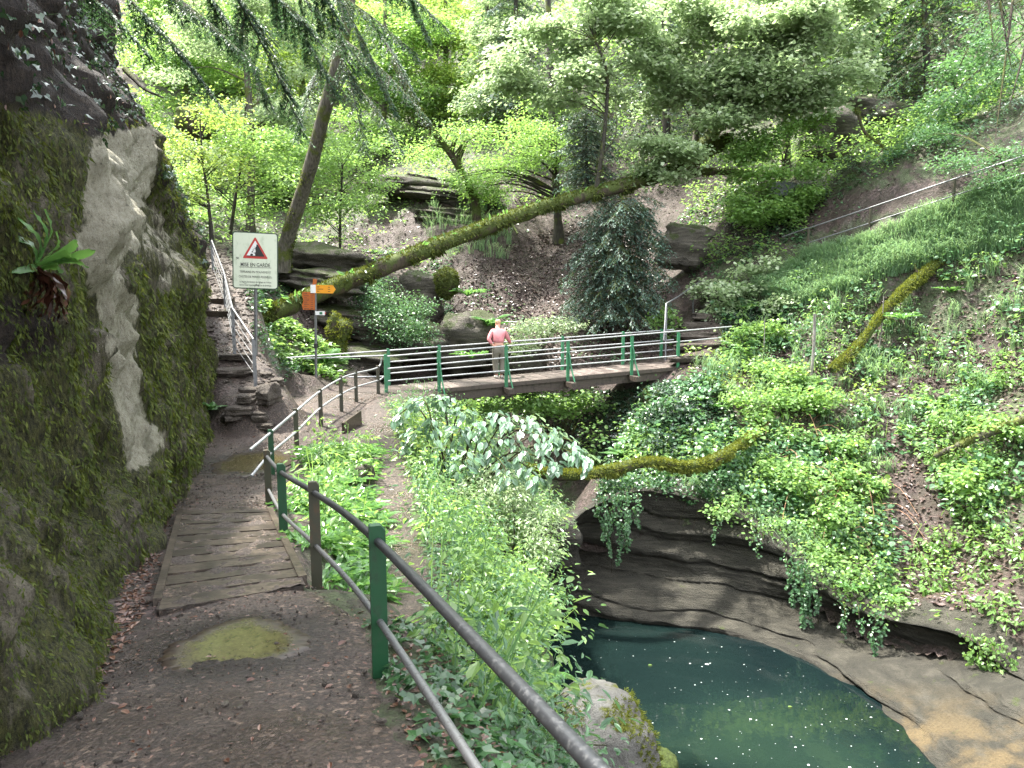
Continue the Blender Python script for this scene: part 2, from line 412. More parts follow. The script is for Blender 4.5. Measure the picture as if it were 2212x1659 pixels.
M['hair'] = metal('thin_hair', (.5, .36, .22), (.34, .24, .15), .6, 0, 40)
M['shirt'] = metal('rose_shirt', (.5, .19, .2), (.43, .15, .17), .8, 0, 8)
M['trousers'] = metal('olive_trousers', (.14, .13, .1), (.1, .095, .075), .8, 0, 8)
M['shoe'] = metal('pale_shoe', (.6, .57, .5), (.4, .38, .33), .6)
M['plaque'] = metal('plaque_metal', (.07, .085, .08), (.1, .12, .1), .5, .3)
M['foam'] = metal('foam', (.42, .45, .44), (.3, .33, .32), .6)
# ---------- terrain
PATH = np.array([(-.6, -8, -1.45, 1.2), (-.75, 0, -1.62, 1.2), (-1.0, 2, -1.87, 1.0), (-1.35, 3.3, -2.05, .85), (-1.5, 4.1, -2.2, .8), (-1.75, 4.8, -2.23, .7),
    (-2.0, 5.25, -2.31, .62), (-3.6, 9.25, -2.94, .62), (-4.3, 11.4, -3.19, .75), (-4.75, 13, -3.2, .85), (-5.1, 15, -3.2, .9), (-5.15, 17, -3.17, 1.1),
    (-4.7, 19, -3.12, 1.1), (-3.9, 20.3, -3.1, .9), (-2.9, 20.9, -3.1, .75)])
STAIR = np.array([(-5.5, 16.3, -2.5, .5), (-5.95, 17.2, -2.15, .5), (-6.5, 18, -1.72, .5), (-7.0, 19.3, -1.1, .5), (-7.9, 21.5, -.3, .5), (-9.6, 25, 1.0, .5)])
TRAIL = np.array([(-3.5, 19.6, -3.16, .35), (-2.95, 17, -3.28, .35), (-2.55, 15, -3.25, .35), (-1.9, 12, -3.27, .33), (-1.36, 9, -3.26, .3), (-1.1, 7.5, -3.18, .28), (-1.0, 6.3, -3.0, .22)])
_pts = []
for a in [(850,1200,9),(820,950,15),(860,1290,7.6),(1000,1100,13.5),(950,1250,9.5),(1080,1350,8.5),(1190,1230,13),(1190,1330,11),(1180,1450,9),(1190,1600,6.5),(900,1400,5),
    (1000,1500,4.5),(1100,1640,4),(900,900,19),(1000,930,18.5),(1100,1000,17),(1200,1080,16),(1300,1000,20.5),(1380,900,22.3),(1450,865,22.6),
    (1100,800,26),(1200,760,26.5),(1150,650,30),(1250,560,33),(1400,600,31),(1420,720,27.5),(1300,480,36),(1250,180,44),(1050,480,34),(1000,560,31.5),(950,400,37),(1000,250,46),
    (900,680,29),(850,620,30),(760,620,30),(730,700,27),(800,450,37),(700,480,36),(640,600,28),(620,700,24),(600,790,21.2),(700,800,21.8),(780,800,22.8),
    (600,400,46),(450,300,52),(500,480,34),(700,50,75),(900,150,58),(350,100,60),(470,700,19),(460,600,22.5),
    (1500,1080,18.3),(1640,1130,17.9),(1750,1230,16.7),(1850,1320,15.6),(2000,1360,14.7),(2120,1400,14),(2250,1490,13),(2212,1300,14.6),
    (1800,1100,18.6),(2000,1000,19),(2200,1000,17.5),(2000,1200,17),(2000,700,23),(2200,600,22),(1750,560,27),(2200,400,23.5),(1900,480,25.5),(2000,300,32),(1780,340,33),(1690,410,31),(1600,450,31.5),
    (2100,50,37),(1700,100,43),(1450,150,44),(1560,750,25),(1500,700,26.5),(1600,650,27),(1650,850,22),(1600,950,20.5),(1500,790,24),(1700,720,25),(1750,900,21)]:
    _pts.append(P(*a))
_pts += [np.array(p, float) for p in [(1.4,20,-6.6),(1.8,21.5,-6.8),(.6,23.5,-6),(-.6,25.5,-5.2),(2.6,18.6,-6),(-2.5,27,-3.6),(-4,30,-2.2),
    (1.5,2,-3.2),(1.3,0,-2.3),(4,0,-6),(3,4,-6),(1.6,-6,-2.2),(5,-8,-6),(-8,5,-2.6),(-9,10,-3),(-10,15,-2.6),(-10,19,-1.2),(-12,24,1.2),(-8,-6,-1.4),(-20,0,0),(-20,15,1),
    (-14,32,3),(-22,40,8),(-40,50,22),(-60,60,35),(0,90,42),(60,80,50),(50,40,26),(45,10,14),(40,-10,8),(22,0,-1),(12,10,-5),(15,6,-3.5),(18,14,.5),(16,-6,-4),(0,-10,-1.4),(-30,-10,6),(25,30,11),(-50,20,20),(-30,90,45),(0,60,20)]]
def resample(poly, step):
    d = np.r_[0, np.cumsum(np.linalg.norm(np.diff(poly[:, :2], axis=0), axis=1))]
    s = np.arange(0, d[-1], step)
    return np.stack([np.interp(s, d, poly[:, k]) for k in range(poly.shape[1])], 1)
for poly in (PATH, STAIR, TRAIL):
    for q in resample(poly, 1.6): _pts.append(q[:3])
_pts = np.array(_pts); _ok = []
for i, p in enumerate(_pts):
    if all(np.hypot(*(p[:2] - _pts[j][:2])) > .35 for j in _ok): _ok.append(i)
_pts = _pts[_ok]
def _U(r2): return .5 * r2 * np.log(r2 + 1e-9)
def _fit(p, lam=.02):
    n = len(p); A = np.zeros((n + 3, n + 3)); r2 = ((p[:, None, :2] - p[None, :, :2]) ** 2).sum(-1)
    A[:n, :n] = _U(r2) + np.eye(n) * lam * 20; A[:n, n] = 1; A[:n, n + 1:] = p[:, :2]; A[n, :n] = 1; A[n + 1:, :n] = p[:, :2].T
    return np.linalg.solve(A, np.r_[p[:, 2], 0, 0, 0])
_W = _fit(_pts)
def tps(x, y):
    sh = np.shape(x); q = np.stack([np.ravel(x), np.ravel(y)], 1); out = np.empty(len(q))
    for i in range(0, len(q), 20000):
        s = q[i:i + 20000]; r2 = ((s[:, None] - _pts[None, :, :2]) ** 2).sum(-1)
        out[i:i + 20000] = _U(r2) @ _W[:-3] + _W[-3] + s @ _W[-2:]
    return out.reshape(sh)

def polydist(x, y, poly):
    """distance to polyline, and interpolated z and halfwidth there"""
    best = np.full(np.shape(x), 1e9); z = np.zeros(np.shape(x)); w = np.zeros(np.shape(x))
    for a, b in zip(poly[:-1], poly[1:]):
        ab = b[:2] - a[:2]; t = np.clip(((x - a[0]) * ab[0] + (y - a[1]) * ab[1]) / (ab @ ab), 0, 1)
        d = np.hypot(x - a[0] - t * ab[0], y - a[1] - t * ab[1]); m = d < best
        best = np.where(m, d, best); z = np.where(m, a[2] + t * (b[2] - a[2]), z); w = np.where(m, a[3] + t * (b[3] - a[3]), w)
    return best, z, w
def sstep(x, a, b):
    t = np.clip((x - a) / (b - a), 0, 1); return t * t * (3 - 2 * t)

WATER_Z = -8.0
def at_z(px, py, z):
    r = P(px, py, 1.0); return r * (z / r[2])
LIP_PX = [(1120,1150,18.8),(1190,1175,18.0),(1260,1115,18.0),(1330,1080,18.2),(1400,1068,18.3),(1500,1085,18.1),(1600,1125,17.7),(1700,1205,16.9),(1800,1300,16),(1900,1345,15.3),(2000,1365,14.7),(2100,1400,14),(2212,1480,13.1)]
LIP = np.array([P(*a) for a in LIP_PX] + [(9.6, 9.5, -6.5), (10.0, 4, -6.4), (9, -4, -6.3)])
WET = np.array([at_z(a, b, WATER_Z - .05) for a, b in [(1090,1310),(1150,1315),(1220,1330),(1300,1342),(1400,1352),(1500,1365),(1600,1385),(1700,1420),(1800,1475),(1880,1530),(1950,1592),(2005,1650),(2060,1710)]] + [(7.3, 9.0, -8.05), (7.6, 4, -8.05), (7, -4, -8.05)])
POOL = [tuple(p[:2]) for p in LIP] + [(3, -4), (3.2, 2), (2.0, 5.3), (1.4, 6.4), (.72, 8.0), (.5, 9.5), (.55, 11.5), (.62, 13.5), (.6, 15.5), (.2, 17.5)]

xs = np.concatenate([np.linspace(-140, -40, 26)[:-1], np.linspace(-40, -16, 40)[:-1], np.linspace(-16, -9, 28)[:-1], np.arange(-9, 17, .14), np.linspace(17, 30, 40)[1:], np.linspace(30, 140, 36)[1:]])
ys = np.concatenate([np.linspace(-60, -8, 16)[:-1], np.linspace(-8, 1.5, 24)[:-1], np.arange(1.5, 34, .14), np.linspace(34, 70, 100)[1:], np.linspace(70, 180, 40)[1:]])
GX, GY = np.meshgrid(xs, ys)
GZ = tps(GX, GY)
GZ = np.where(np.hypot(GX, GY - 15) > 70, np.maximum(GZ, 0) , GZ)
_q = np.stack([GX, GY, GX * 0], -1)
_n = fbm(_q * .55, 4, 3) * .42 + fbm(_q * 1.8, 4, 9) * .16
_dp = [polydist(GX, GY, p) for p in (PATH, STAIR, TRAIL)]
_free = np.minimum(1, np.min([sstep(d, w, w + 1.1) for d, z, w in _dp], axis=0))
GZ = GZ + _n * _free * np.clip((np.hypot(GX, GY) + 3) / 22, .25, 1.6)
# stepped rock ledges on the slope behind the bridge
_led = np.exp(-(((GX + 3.5) / 5) ** 2 + ((GY - 36) / 5) ** 2))
_s = GZ * 1.1 + fbm(_q * .4, 3, 21) * .8
GZ = GZ + _led * .45 * (np.floor(_s) + sstep(_s - np.floor(_s), .55, .95) - _s)
for d, z, w in _dp:
    k = 1 - sstep(d, w + .05, w + .75); GZ = GZ * (1 - k) + z * k
_inp = inpoly(GX, GY, POOL)
GZ0 = GZ.copy()
_ld = polydist(GX, GY, np.c_[LIP, np.ones(len(LIP))])[0]
GZ = np.where(_inp, -9.6, GZ - .7 * (1 - sstep(_ld, .25, 1.0)) * (GX > .8))
_ix = lambda v, a: np.clip(np.searchsorted(a, v) - 1, 0, len(a) - 2)
def H(x, y):
    x = np.asarray(x, float); y = np.asarray(y, float); i = _ix(x, xs); j = _ix(y, ys)
    u = (x - xs[i]) / (xs[i + 1] - xs[i]); v = (y - ys[j]) / (ys[j + 1] - ys[j])
    return GZ[j, i] * (1 - u) * (1 - v) + GZ[j, i + 1] * u * (1 - v) + GZ[j + 1, i] * (1 - u) * v + GZ[j + 1, i + 1] * u * v
def H0(x, y):
    global GZ
    a = GZ; GZ = GZ0; r = H(x, y); GZ = a; return r
def HN(x, y, e=.25):
    return nrm(np.stack([H(x - e, y) - H(x + e, y), H(x, y - e) - H(x, y + e), np.full(np.shape(x), 2 * e)], -1))

ny, nx = GX.shape
ii = (np.arange(ny - 1)[:, None] * nx + np.arange(nx - 1)[None]).ravel()
quads = np.stack([ii, ii + 1, ii + nx + 1, ii + nx], 1)
_flag = _inp.ravel()[quads].sum(1)
_cx = GX.ravel()[quads].mean(1); _cy = GY.ravel()[quads].mean(1)
_lipd = polydist(_cx, _cy, np.c_[LIP, np.ones(len(LIP))])[0]
quads = quads[~((_flag > 0) & (_flag < 4) & (_lipd < .8) & (_cx > .8))]
_px, _py, _d = proj(np.stack([GX, GY, GZ], -1))
GREEN = [[(300,-200),(2400,-200),(2400,330),(1800,420),(1450,330),(1000,400),(600,560),(300,480)],[(560,560),(1000,420),(960,130),(300,0),(300,480),(520,600)],[(560,660),(760,800),(600,800)],[(1540,560),(2300,360),(2300,700),(1900,760),(1560,740)],
         [(820,860),(1240,1000),(1300,1700),(800,1700),(640,1300)],[(1300,850),(1560,800),(1900,900),(1950,1350),(1300,1120)],[(2020,860),(2300,760),(2300,1150),(2060,1150)]]
_green = np.zeros(GX.shape)
for p in GREEN: _green = np.maximum(_green, inpoly(_px, _py, p) & (_d > 1))
g = G(); g.add(np.stack([GX, GY, GZ], -1).reshape(-1, 3), quads)
tag(g.build('ground', M['ground'], None, True, {'green': _green.ravel() * .6 + .1}), kind='structure')

def ribbon(poly, name, mat, lift, step=.12, k=9, rag=.12, seed=1):
    q = resample(poly, step); t = nrm(np.gradient(q[:, :2], axis=0)); nr = np.stack([t[:, 1], -t[:, 0]], 1)
    s = np.linspace(-1, 1, k)
    w = q[:, 3][:, None] + rag * fbm(np.stack([q[:, 0] * 2, q[:, 1] * 2, q[:, 0] * 0], -1), 3, seed)[:, None]
    xy = q[:, None, :2] + nr[:, None] * (s[None] * w)[..., None]
    z = H(xy[..., 0], xy[..., 1]) + lift - .05 * np.abs(s[None]) ** 6
    z = z + .018 * fbm(np.concatenate([xy, xy[..., :1] * 0], -1) * 5, 3, seed + 4)
    v = np.concatenate([xy, z[..., None]], -1); n = len(q)
    i = (np.arange(n - 1)[:, None] * k + np.arange(k - 1)[None]).ravel()
    g = G(); g.add(v.reshape(-1, 3), np.stack([i, i + 1, i + k + 1, i + k], 1))
    wet = np.zeros(v.shape[:2])
    for c_, r_ in ((P(515, 1408, 4.33), .62), (P(545, 1010, 12.9), 1.1)):
        wet = np.maximum(wet, 1 - sstep(np.hypot(v[..., 0] - c_[0], v[..., 1] - c_[1]) + .12 * fbm(v * 4, 3, 5), r_ * .65, r_ * 1.15))
    return tag(g.build(name, mat, None, True, {'wet': wet.ravel()}), kind='structure')
ribbon(PATH, 'path', M['path'], .022, .08, 25)
ribbon(STAIR[1:], 'stair_path', M['path'], .02, .12, 9, seed=5)
ribbon(TRAIL, 'side_path', M['path'], .02, .1, 9, .1, 8)

# ---------- left cliff
CB = np.array([(-2.6, -9, 0, 0), (-2.1, -3, 0, 0), (-2.1, 0, 0, 0), (-2.3, 2.5, 0, 0), (-2.52, 4.1, 0, 0), (-3.0, 5.4, 0, 0), (-3.65, 7.3, 0, 0), (-4.38, 9.3, 0, 0), (-5.15, 11.8, 0, 0), (-6.15, 15.4, 0, 0), (-6.75, 17.2, 0, 0), (-7.5, 18.8, 0, 0), (-8.75, 21.5, 0, 0),
    (-10.9, 26, 0, 0), (-16, 32, 0, 0), (-26, 36, 0, 0)], float)
CB[:, 2] = H(CB[:, 0] + .3, CB[:, 1])
cb = resample(smooth_path(CB, 240), .055); nu = len(cb)
_t = nrm(np.gradient(cb[:, :2], axis=0)); _nl = np.stack([-_t[:, 1], _t[:, 0]], 1)      # left = into the cliff
for _ in range(60): _nl[1:-1] = (_nl[:-2] + _nl[1:-1] * 2 + _nl[2:]) / 4
_nl = nrm(_nl)
hv = np.concatenate([np.linspace(-.5, 9.4, 185), np.array([9.6, 9.9, 10.3, 10.8, 11.4, 12.2, 13.2, 14.5])]); nv = len(hv)
_l1 = np.interp(hv, [-.5, 0, 1.0, 3.3, 5.3, 8, 9, 9.6, 10.4, 12, 14.5], [-.2, 0, .12, .2, .95, 1.8, 2.5, 4, 7, 13, 24])
_l0 = np.interp(hv, [-.5, 0, .8, 1.2, 3.3, 5.3, 8, 9, 9.6, 10.4, 12, 14.5], [-.25, -.05, .22, .38, .5, .9, 2.0, 2.6, 4, 7, 13, 24])
_l2 = np.interp(hv, [-.5, 0, 2.5, 3.5, 5, 9.4, 14.5], [-.3, 0, .75, 1.4, 2.8, 7.5, 24])
yb = cb[:, 1]
wa = (1 - sstep(yb, 5.5, 9))[:, None]; wc = sstep(yb, 16.6, 19.2)[:, None]
lean = (_l1[None] * (1 - wa) + _l0[None] * wa) * (1 - wc) + _l2[None] * wc
cz = cb[:, 2][:, None] + hv[None]
cx = cb[:, 0][:, None] + _nl[:, 0][:, None] * lean; cy = cb[:, 1][:, None] + _nl[:, 1][:, None] * lean
q = np.stack([cx, cy, cz], -1)
big = fbm(q * [.5, .5, .55], 3, 31); med = fbm(q * [1.6, 1.6, 1.0], 4, 37); fine = fbm(q * [5, 5, 3], 4, 41); vert = fbm(q * [4.5, 4.5, .6], 3, 43)
ledge = -np.abs(fbm(q * [.35, .35, 1.1] , 3, 47))
amp = np.clip(hv + .5, 0, 1)[None]
bul = .42 * np.exp(-((q[..., 1] - 13.6) / 1.6) ** 2 - ((q[..., 2] - 2.5) / 1.0) ** 2)          # the overhanging nose
off = -(big * .5 + med * .34 + fine * .2 + vert * .2 + ledge * .4 + .12) * amp - bul + .35 * np.exp(-((q[..., 1] - 13.2) / 2) ** 2 - ((q[..., 2] - .9) / .9) ** 2)
cx = cx + _nl[:, 0][:, None] * off; cy = cy + _nl[:, 1][:, None] * off; cz = cz + .12 * med * amp
CV = np.stack([cx, cy, cz], -1)
CPX, CPY, CD = proj(CV)
PALE = [[(195,600),(300,640),(290,760),(310,900),(330,960),(300,1010),(285,1060),(262,940),(245,860),(225,730)],[(200,290),(330,265),(345,350),(330,410),(285,450),(300,510),(265,560),(262,650),(200,640),(150,520),(180,420)],[(290,900),(345,920),(360,960),(320,1000)],[(240,470),(330,420),(420,600),(330,640)]]
pale = np.zeros(CPX.shape)
for i, p in enumerate(PALE): pale = np.maximum(pale, inpoly(CPX, CPY, p) * (1, .85, .85, .45)[i])
soil = ((inpoly(CPX, CPY, [(-200,-400),(300,-400),(330,240),(330,350),(200,300),(130,250),(0,230),(-200,200)]) | inpoly(CPX, CPY, [(320,350),(460,380),(520,620),(450,600),(400,520)]) | inpoly(CPX, CPY, [(-50,620),(150,680),(130,760),(-50,820)])) * .9) * (CD > 1)
for _ in range(5):
    for a in (pale, soil):
        a[1:-1, 1:-1] = (a[1:-1, 1:-1] * 2 + a[:-2, 1:-1] + a[2:, 1:-1] + a[1:-1, :-2] + a[1:-1, 2:]) / 6
ii = (np.arange(nu - 1)[:, None] * nv + np.arange(nv - 1)[None]).ravel()
g = G(); g.add(CV.reshape(-1, 3), np.stack([ii, ii + nv, ii + nv + 1, ii + 1], 1))
tag(g.build('cliff', M['cliff'], None, True, {'pale': pale.ravel(), 'soil': soil.ravel()}), 'mossy limestone cliff with a pale bare streak left of the path', kind='structure')
_du = np.gradient(CV, axis=0); _dv = np.gradient(CV, axis=1); CN = nrm(np.cross(_du, _dv)); CN = np.where(CN[..., :1] < 0, -CN, CN)
def cliff_pts(n, poly, pmax=2.0):
    a = RNG.integers(0, nu - 1, n * 6); b = RNG.integers(0, 184, n * 6)
    ok = inpoly(CPX[a, b], CPY[a, b], poly) & (CD[a, b] > .8) & (pale[a, b] < pmax)
    a, b = a[ok][:n], b[ok][:n]; j = RNG.uniform(-.04, .04, (len(a), 3))
    return CV[a, b] + j - CN[a, b] * (j * CN[a, b]).sum(1, keepdims=True), CN[a, b]

# ---------- rock wall round the pool
L = resample(np.c_[smooth_path(LIP, 300), np.zeros(300)], .06); nL = len(L)
_s = np.linspace(0, 1, nL); _wi = smooth_path(WET, 300); _w = np.stack([np.interp(_s, np.linspace(0, 1, 300), _wi[:, k]) for k in range(3)], 1)
_w = smooth_path(WET, nL)
_t = nrm(np.gradient(L[:, :2], axis=0)); out_ = nrm(np.stack([-_t[:, 1], _t[:, 0]], 1))
for _ in range(40): out_[1:-1] = (out_[:-2] + out_[1:-1] * 2 + out_[2:]) / 4
out_ = nrm(out_); s1 = np.linspace(0, 1, 12)[:-1]; s2 = np.linspace(0, 1, 80)
rows = []
for s in s1:
    o = 1.3 * (1 - s); xy = L[:, :2] + out_ * o
    hz = H0(L[:, 0] + out_[:, 0] * max(o, .45), L[:, 1] + out_[:, 1] * max(o, .45))
    z = hz * (1 - s) + L[:, 2] * s + .10 * math.sin(s * math.pi / 2) - (.25 if s == 0 else 0)
    rows.append(np.c_[xy, z])
for s in s2:
    under = .85 * math.sin(min(1, s * 1.15) * math.pi) ** .8 * np.interp(np.arange(nL) / nL, [0, .25, .5, .62, .8, 1], [.5, .8, .9, .45, .0, .0])
    xy = L[:, :2] * (1 - s) + _w[:, :2] * s + out_ * under[:, None] - out_ * .25 * math.sin(s * math.pi) * np.interp(np.arange(nL) / nL, [0, .6, .75, 1], [0, 0, 1, 1])[:, None]
    z = L[:, 2] * (1 - s) + (_w[:, 2] - .6 * (s > .985)) * s + .10 * (1 - s)
    rows.append(np.c_[xy, z])
W = np.stack(rows, 1); nw = W.shape[1]
tilt = W[..., 2] + .10 * W[..., 0] + .05 * W[..., 1] + .25 * fbm(W * .5, 3, 61)
st = vnoise(np.stack([tilt * 1.7, W[..., 0] * .12, W[..., 1] * .12], -1), 63) * .55 + vnoise(np.stack([tilt * 5.5, W[..., 0] * .3, W[..., 1] * .3], -1), 65) * .28
crack = np.exp(-((tilt * 1.9) % 1.0 - .5) ** 2 / .0035) * .35
am = sstep(np.arange(nw), 9, 22)[None]
o2 = (st * .46 + crack * .35 * (1 - np.interp(np.arange(nL) / nL, [0, .55, .65, 1], [0, 0, .85, .85])[:, None]) + fbm(W * 1.2, 3, 67) * .12 + fbm(W * 7, 3, 69) * .03) * (am * np.interp(np.arange(nL) / nL, [0, .6, .75, 1], [1, 1, .55, .55])[:, None] + .15)
W = W + np.concatenate([out_[:, None] * o2[..., None], fbm(W * 1.5, 3, 71)[..., None] * .08], -1)
ii = (np.arange(nL - 1)[:, None] * nw + np.arange(nw - 1)[None]).ravel()
g = G(); g.add(W.reshape(-1, 3), np.stack([ii, ii + 1, ii + nw + 1, ii + nw], 1))
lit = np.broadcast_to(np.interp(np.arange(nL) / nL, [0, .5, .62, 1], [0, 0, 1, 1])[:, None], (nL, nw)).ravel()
tag(g.build('rock_wall', M['wallrock'], None, True, {'lit': lit}), 'layered grey rock wall curving round the far side of the pool', kind='structure')
g = G(); g.add([(-1, -12, WATER_Z), (14, -12, WATER_Z), (14, 24, WATER_Z), (-1, 24, WATER_Z)], [[0, 1, 2, 3]])
tag(g.build('water', M['water']), kind='structure')

def scatter(poly, n, dmin, dmax, steep=None):
    """n ground points, even over the ground, seen in direction poly between two distances"""
    out = []; tot = 0; x0 = min(p[0] for p in poly); x1 = max(p[0] for p in poly)
    for _ in range(60):
        m = max(4000, n * 3)
        d = np.sqrt(RNG.uniform(dmin ** 2, dmax ** 2, m)); u = (RNG.uniform(x0, x1, m) - 1106) / FPX
        x = u * d * 1.0; z = H(x, d); pt = np.stack([x, d, z], 1); a, b, c = proj(pt)
        ok = inpoly(a, b, poly) & (z > WATER_Z + .05)
        ok &= np.minimum.reduce([polydist(x, d, q)[0] / (polydist(x, d, q)[2] * .9 + .02) for q in (PATH, STAIR, TRAIL)]) > 1
        out.append(pt[ok]); tot += ok.sum()
        if tot >= n: break
    return np.vstack(out)[:n]

def hit(px, py, dmin=2., dmax=60.):
    """first ground point met along a sighting"""
    d = np.arange(dmin, dmax, .04); q = P(px, py, 1.0)[None] * d[:, None]; b = q[:, 2] < H(q[:, 0], q[:, 1])
    return q[np.argmax(b)] if b.any() else q[-1]
BA = P(833, 850, 20.5); BB = P(1480, 790, 23.9)
bt = (BB - BA); BL = np.linalg.norm(bt); bt = bt / BL; bn = nrm(np.cross([0, 0, 1], bt)); bu = np.cross(bt, bn)
def br(s, o, h): return BA + bt * s + bn * o + bu * h
BW = 1.35
# ---------- fences along the path
def plumb(px, py, d, z=None):
    p = P(px, py, d); return p
def post_box(g, base, h, w, t, yaw, sink=.25):
    R = np.array([[math.cos(yaw), -math.sin(yaw), 0], [math.sin(yaw), math.cos(yaw), 0], [0, 0, 1]])
    zb = base[2] - sink; c = np.array([base[0], base[1], (zb + base[2] + h) / 2]); hh = h + sink
    b = .006
    # L-angle steel look: a box with chamfered top corners
    prof = np.array([(-w/2, -hh/2), (w/2, -hh/2), (w/2, hh/2 - .03), (w/2 - .025, hh/2), (-w/2 + .006, hh/2), (-w/2, hh/2 - .006)])
    f = np.array([[x, -t/2, z] for x, z in prof] + [[x, t/2, z] for x, z in prof]) @ R.T + c
    k = len(prof); i = np.arange(k); j = (i + 1) % k
    g.add(f, np.stack([i, j, j + k, i + k], 1), np.array([[0, 1, 2, 3], [0, 3, 4, 5], [k, k+3, k+2, k+1], [k, k+5, k+4, k+3]]))
    return g
NEARP = [(np.array([.86, -.3, -1.66]), 'green'), (P(823, 1500, 3.9), 'green'), (P(686, 1287, 5.95), 'greendull'), (P(615, 1197, 7.6), 'green'), (P(583, 1125, 9.8), 'greendull')]
def rail_h(posts, hs): return [np.array([[p[0], p[1], p[2] + h] for p, _ in posts]) for h in hs]
t = thing('path_railing', (NEARP[1][0]), 'grey pipe railing with green posts running along the path edge beside the boardwalk', 'railing', 'railings')
for p, m in NEARP:
    g = G(); post_box(g, p, .95, .085, .05, .25); o = g.build('post', M[m], t)
    if m == 'greendull': o['label'] = 'brown rusted post with little paint left'
for h, r in ((.86, .023), (.42, .0185)):
    pts = rail_h(NEARP, [h])[0]; pts = np.vstack([pts[0] + (pts[0] - pts[1]) * .3, pts, pts[-1] + (pts[-1] - pts[-2]) * .04])
    g = G(); g.tube(smooth_path(pts, 70), r, 14); g.build('rail', M['pipedark' if h > .6 else 'galv'], t, True)
FARP = [(P(589, 1040, 12.2), 'green', .76), (P(642, 985, 13.7), 'greendull', .85), (P(694, 925, 16.2), 'greendull', .83), (P(738, 893, 17.9), 'greendull', .86), (P(770, 873, 19.2), 'greendull', .82), (P(817, 838, 20.3), 'greendull', .8)]
for i, (p, m, h) in enumerate(FARP): p[2] = H(p[0], p[1]) - .02
t = thing('path_railing', FARP[2][0], 'curving pipe railing on thin rusty posts between the puddle and the footbridge', 'railing', 'railings')
for p, m, h in FARP:
    g = G(); post_box(g, p, h, .085, .05, .3); g.build('post', M[m], t)
for f in (.93, .5):
    pts = np.array([[p[0], p[1], p[2] + h * f] for p, m, h in FARP])
    pts = np.vstack([pts[0] + [-.1, -.7, -.12 if f > .6 else -.2], pts, br(-.05, -.06, .98 if f > .6 else .45)])
    g = G(); g.tube(smooth_path(pts, 60), .022, 8); g.build('rail', M['galvpale'], t, True)

#BRIDGE
t = thing('footbridge', BA, 'narrow footbridge with plank deck and green railings spanning the gorge', 'bridge')
RB = np.stack([bt, bn, bu], 1)
g = G(); n = int(BL / .30)
for i in range(n):
    g.box(br((i + .5) * BL / n, BW / 2 + .01 * RNG.normal(), -.03 + .003 * RNG.normal()), BL / n - .012, BW, .06, RB)
g.build('deck', M['deck'], t)
for o in (.06, BW - .06):
    g = G(); a, b = br(-.3, o, -.21), br(BL + .3, o, -.21)
    g.box((a + b) / 2, BL + .6, .02, .26, RB); g.box((a + b) / 2 + bu * -.135, BL + .6, .13, .02, RB); g.box((a + b) / 2 + bu * .135, BL + .6, .13, .02, RB)
    g.build('beam', M['beam'], t)
g = G(); g.beam(br(-.02, -.02, -.06), br(BL, -.02, -.06), .05, .11); g.build('edge_board', M['beam'], t)
def s_at(px, o):   # where along the bridge a sighting meets an offset
    ss = np.linspace(-.5, BL + 2, 800); q = BA + bt * ss[:, None] + bn * o
    return float(ss[np.argmin(np.abs(proj(q)[0] - px))])
NB = [s_at(x, -.06) for x in (835, 948, 1093, 1227, 1364, 1464)]
FB = [s_at(x, BW + .06) for x in (840, 950, 1081, 1215, 1345, 1427)]
for side, SS, o in ((-1, NB, -.06), (1, FB, BW + .06)):
    for i, s in enumerate(SS):
        yaw = math.atan2(bt[1], bt[0])
        g = G(); post_box(g, br(s, o, 0), 1.06, .085, .06, yaw, .22); g.build('post', M['greenbridge'], t)
        if side < 0 and 0 < i < 5:
            g = G(); e = br(s + .02, -.36, -.16)
            g.box((br(s, -.02, -.2) + br(s, -.46, -.2)) / 2, .16, .5, .14, RB); g.build('bracket', M['beam'], t)
            g = G(); g.tube(smooth_path([br(s + .03, -.08, .74), br(s + .045, -.13, .62), br(s + .05, -.2, .3), br(s + .06, -.4, -.12)], 14), .022, 8); g.build('brace', M['greenbridge'], t, True)
    for h in (1.0, .67, .34):
        ext = {1.0: 2.0, .67: 1.6, .34: .1}[h] if side < 0 else .5
        a = br(SS[0] - (0 if side < 0 else (3.4 if h > .9 else .1)), o, h); b = br(SS[-1] + ext, o, h + (.12 if side < 0 and ext > 1 else 0))
        g = G(); g.tube(np.linspace(a, b, 6), .021, 8); g.build('rail', M['galvpale'], t, True)

# fence behind the junction
t = thing('back_railing', P(645, 800, 22), 'low grey railing on a short post behind the signpost left of the footbridge', 'railing', 'railings')
g = G(); g.tube(np.array([P(618, 776, 21.4), P(700, 773, 21.9), P(838, 768, 22.2)]), .024, 8); g.build('rail', M['galvpale'], t, True)
g = G(); g.tube(np.array([P(695, 816, 21.6), P(838, 813, 22.1)]), .022, 8); g.build('rail', M['galvpale'], t, True)
g = G(); post_box(g, P(646, 800, 21.5), .38, .09, .06, .2, .4); g.build('post', M['greendull'], t)

# stair railing on the left
SRP = [(P(552, 830, 16.5), .97), (P(507, 765, 17.6), 1.05), (P(488, 672, 20.0), .98), (P(462, 606, 22.6), .95)]
for p, h in SRP: p[2] = max(p[2], H(p[0], p[1]) - .1)
t = thing('stair_railing', SRP[0][0], 'galvanised stair railing with thin cables climbing beside the cliff', 'railing', 'railings')
for i, (p, h) in enumerate(SRP):
    g = G(); post_box(g, p, h, .075, .05, .4); g.build('post', M['galv'], t)
def srl(f): return np.array([[p[0], p[1], p[2] + h * f] for p, h in SRP])
g = G(); g.tube(srl(1.0), .024, 8); g.build('handrail', M['galv'], t, True)
for f in (.8, .6, .4, .2):
    g = G(); g.tube(srl(f), .008, 5); g.build('cable', M['galv'], t, True)

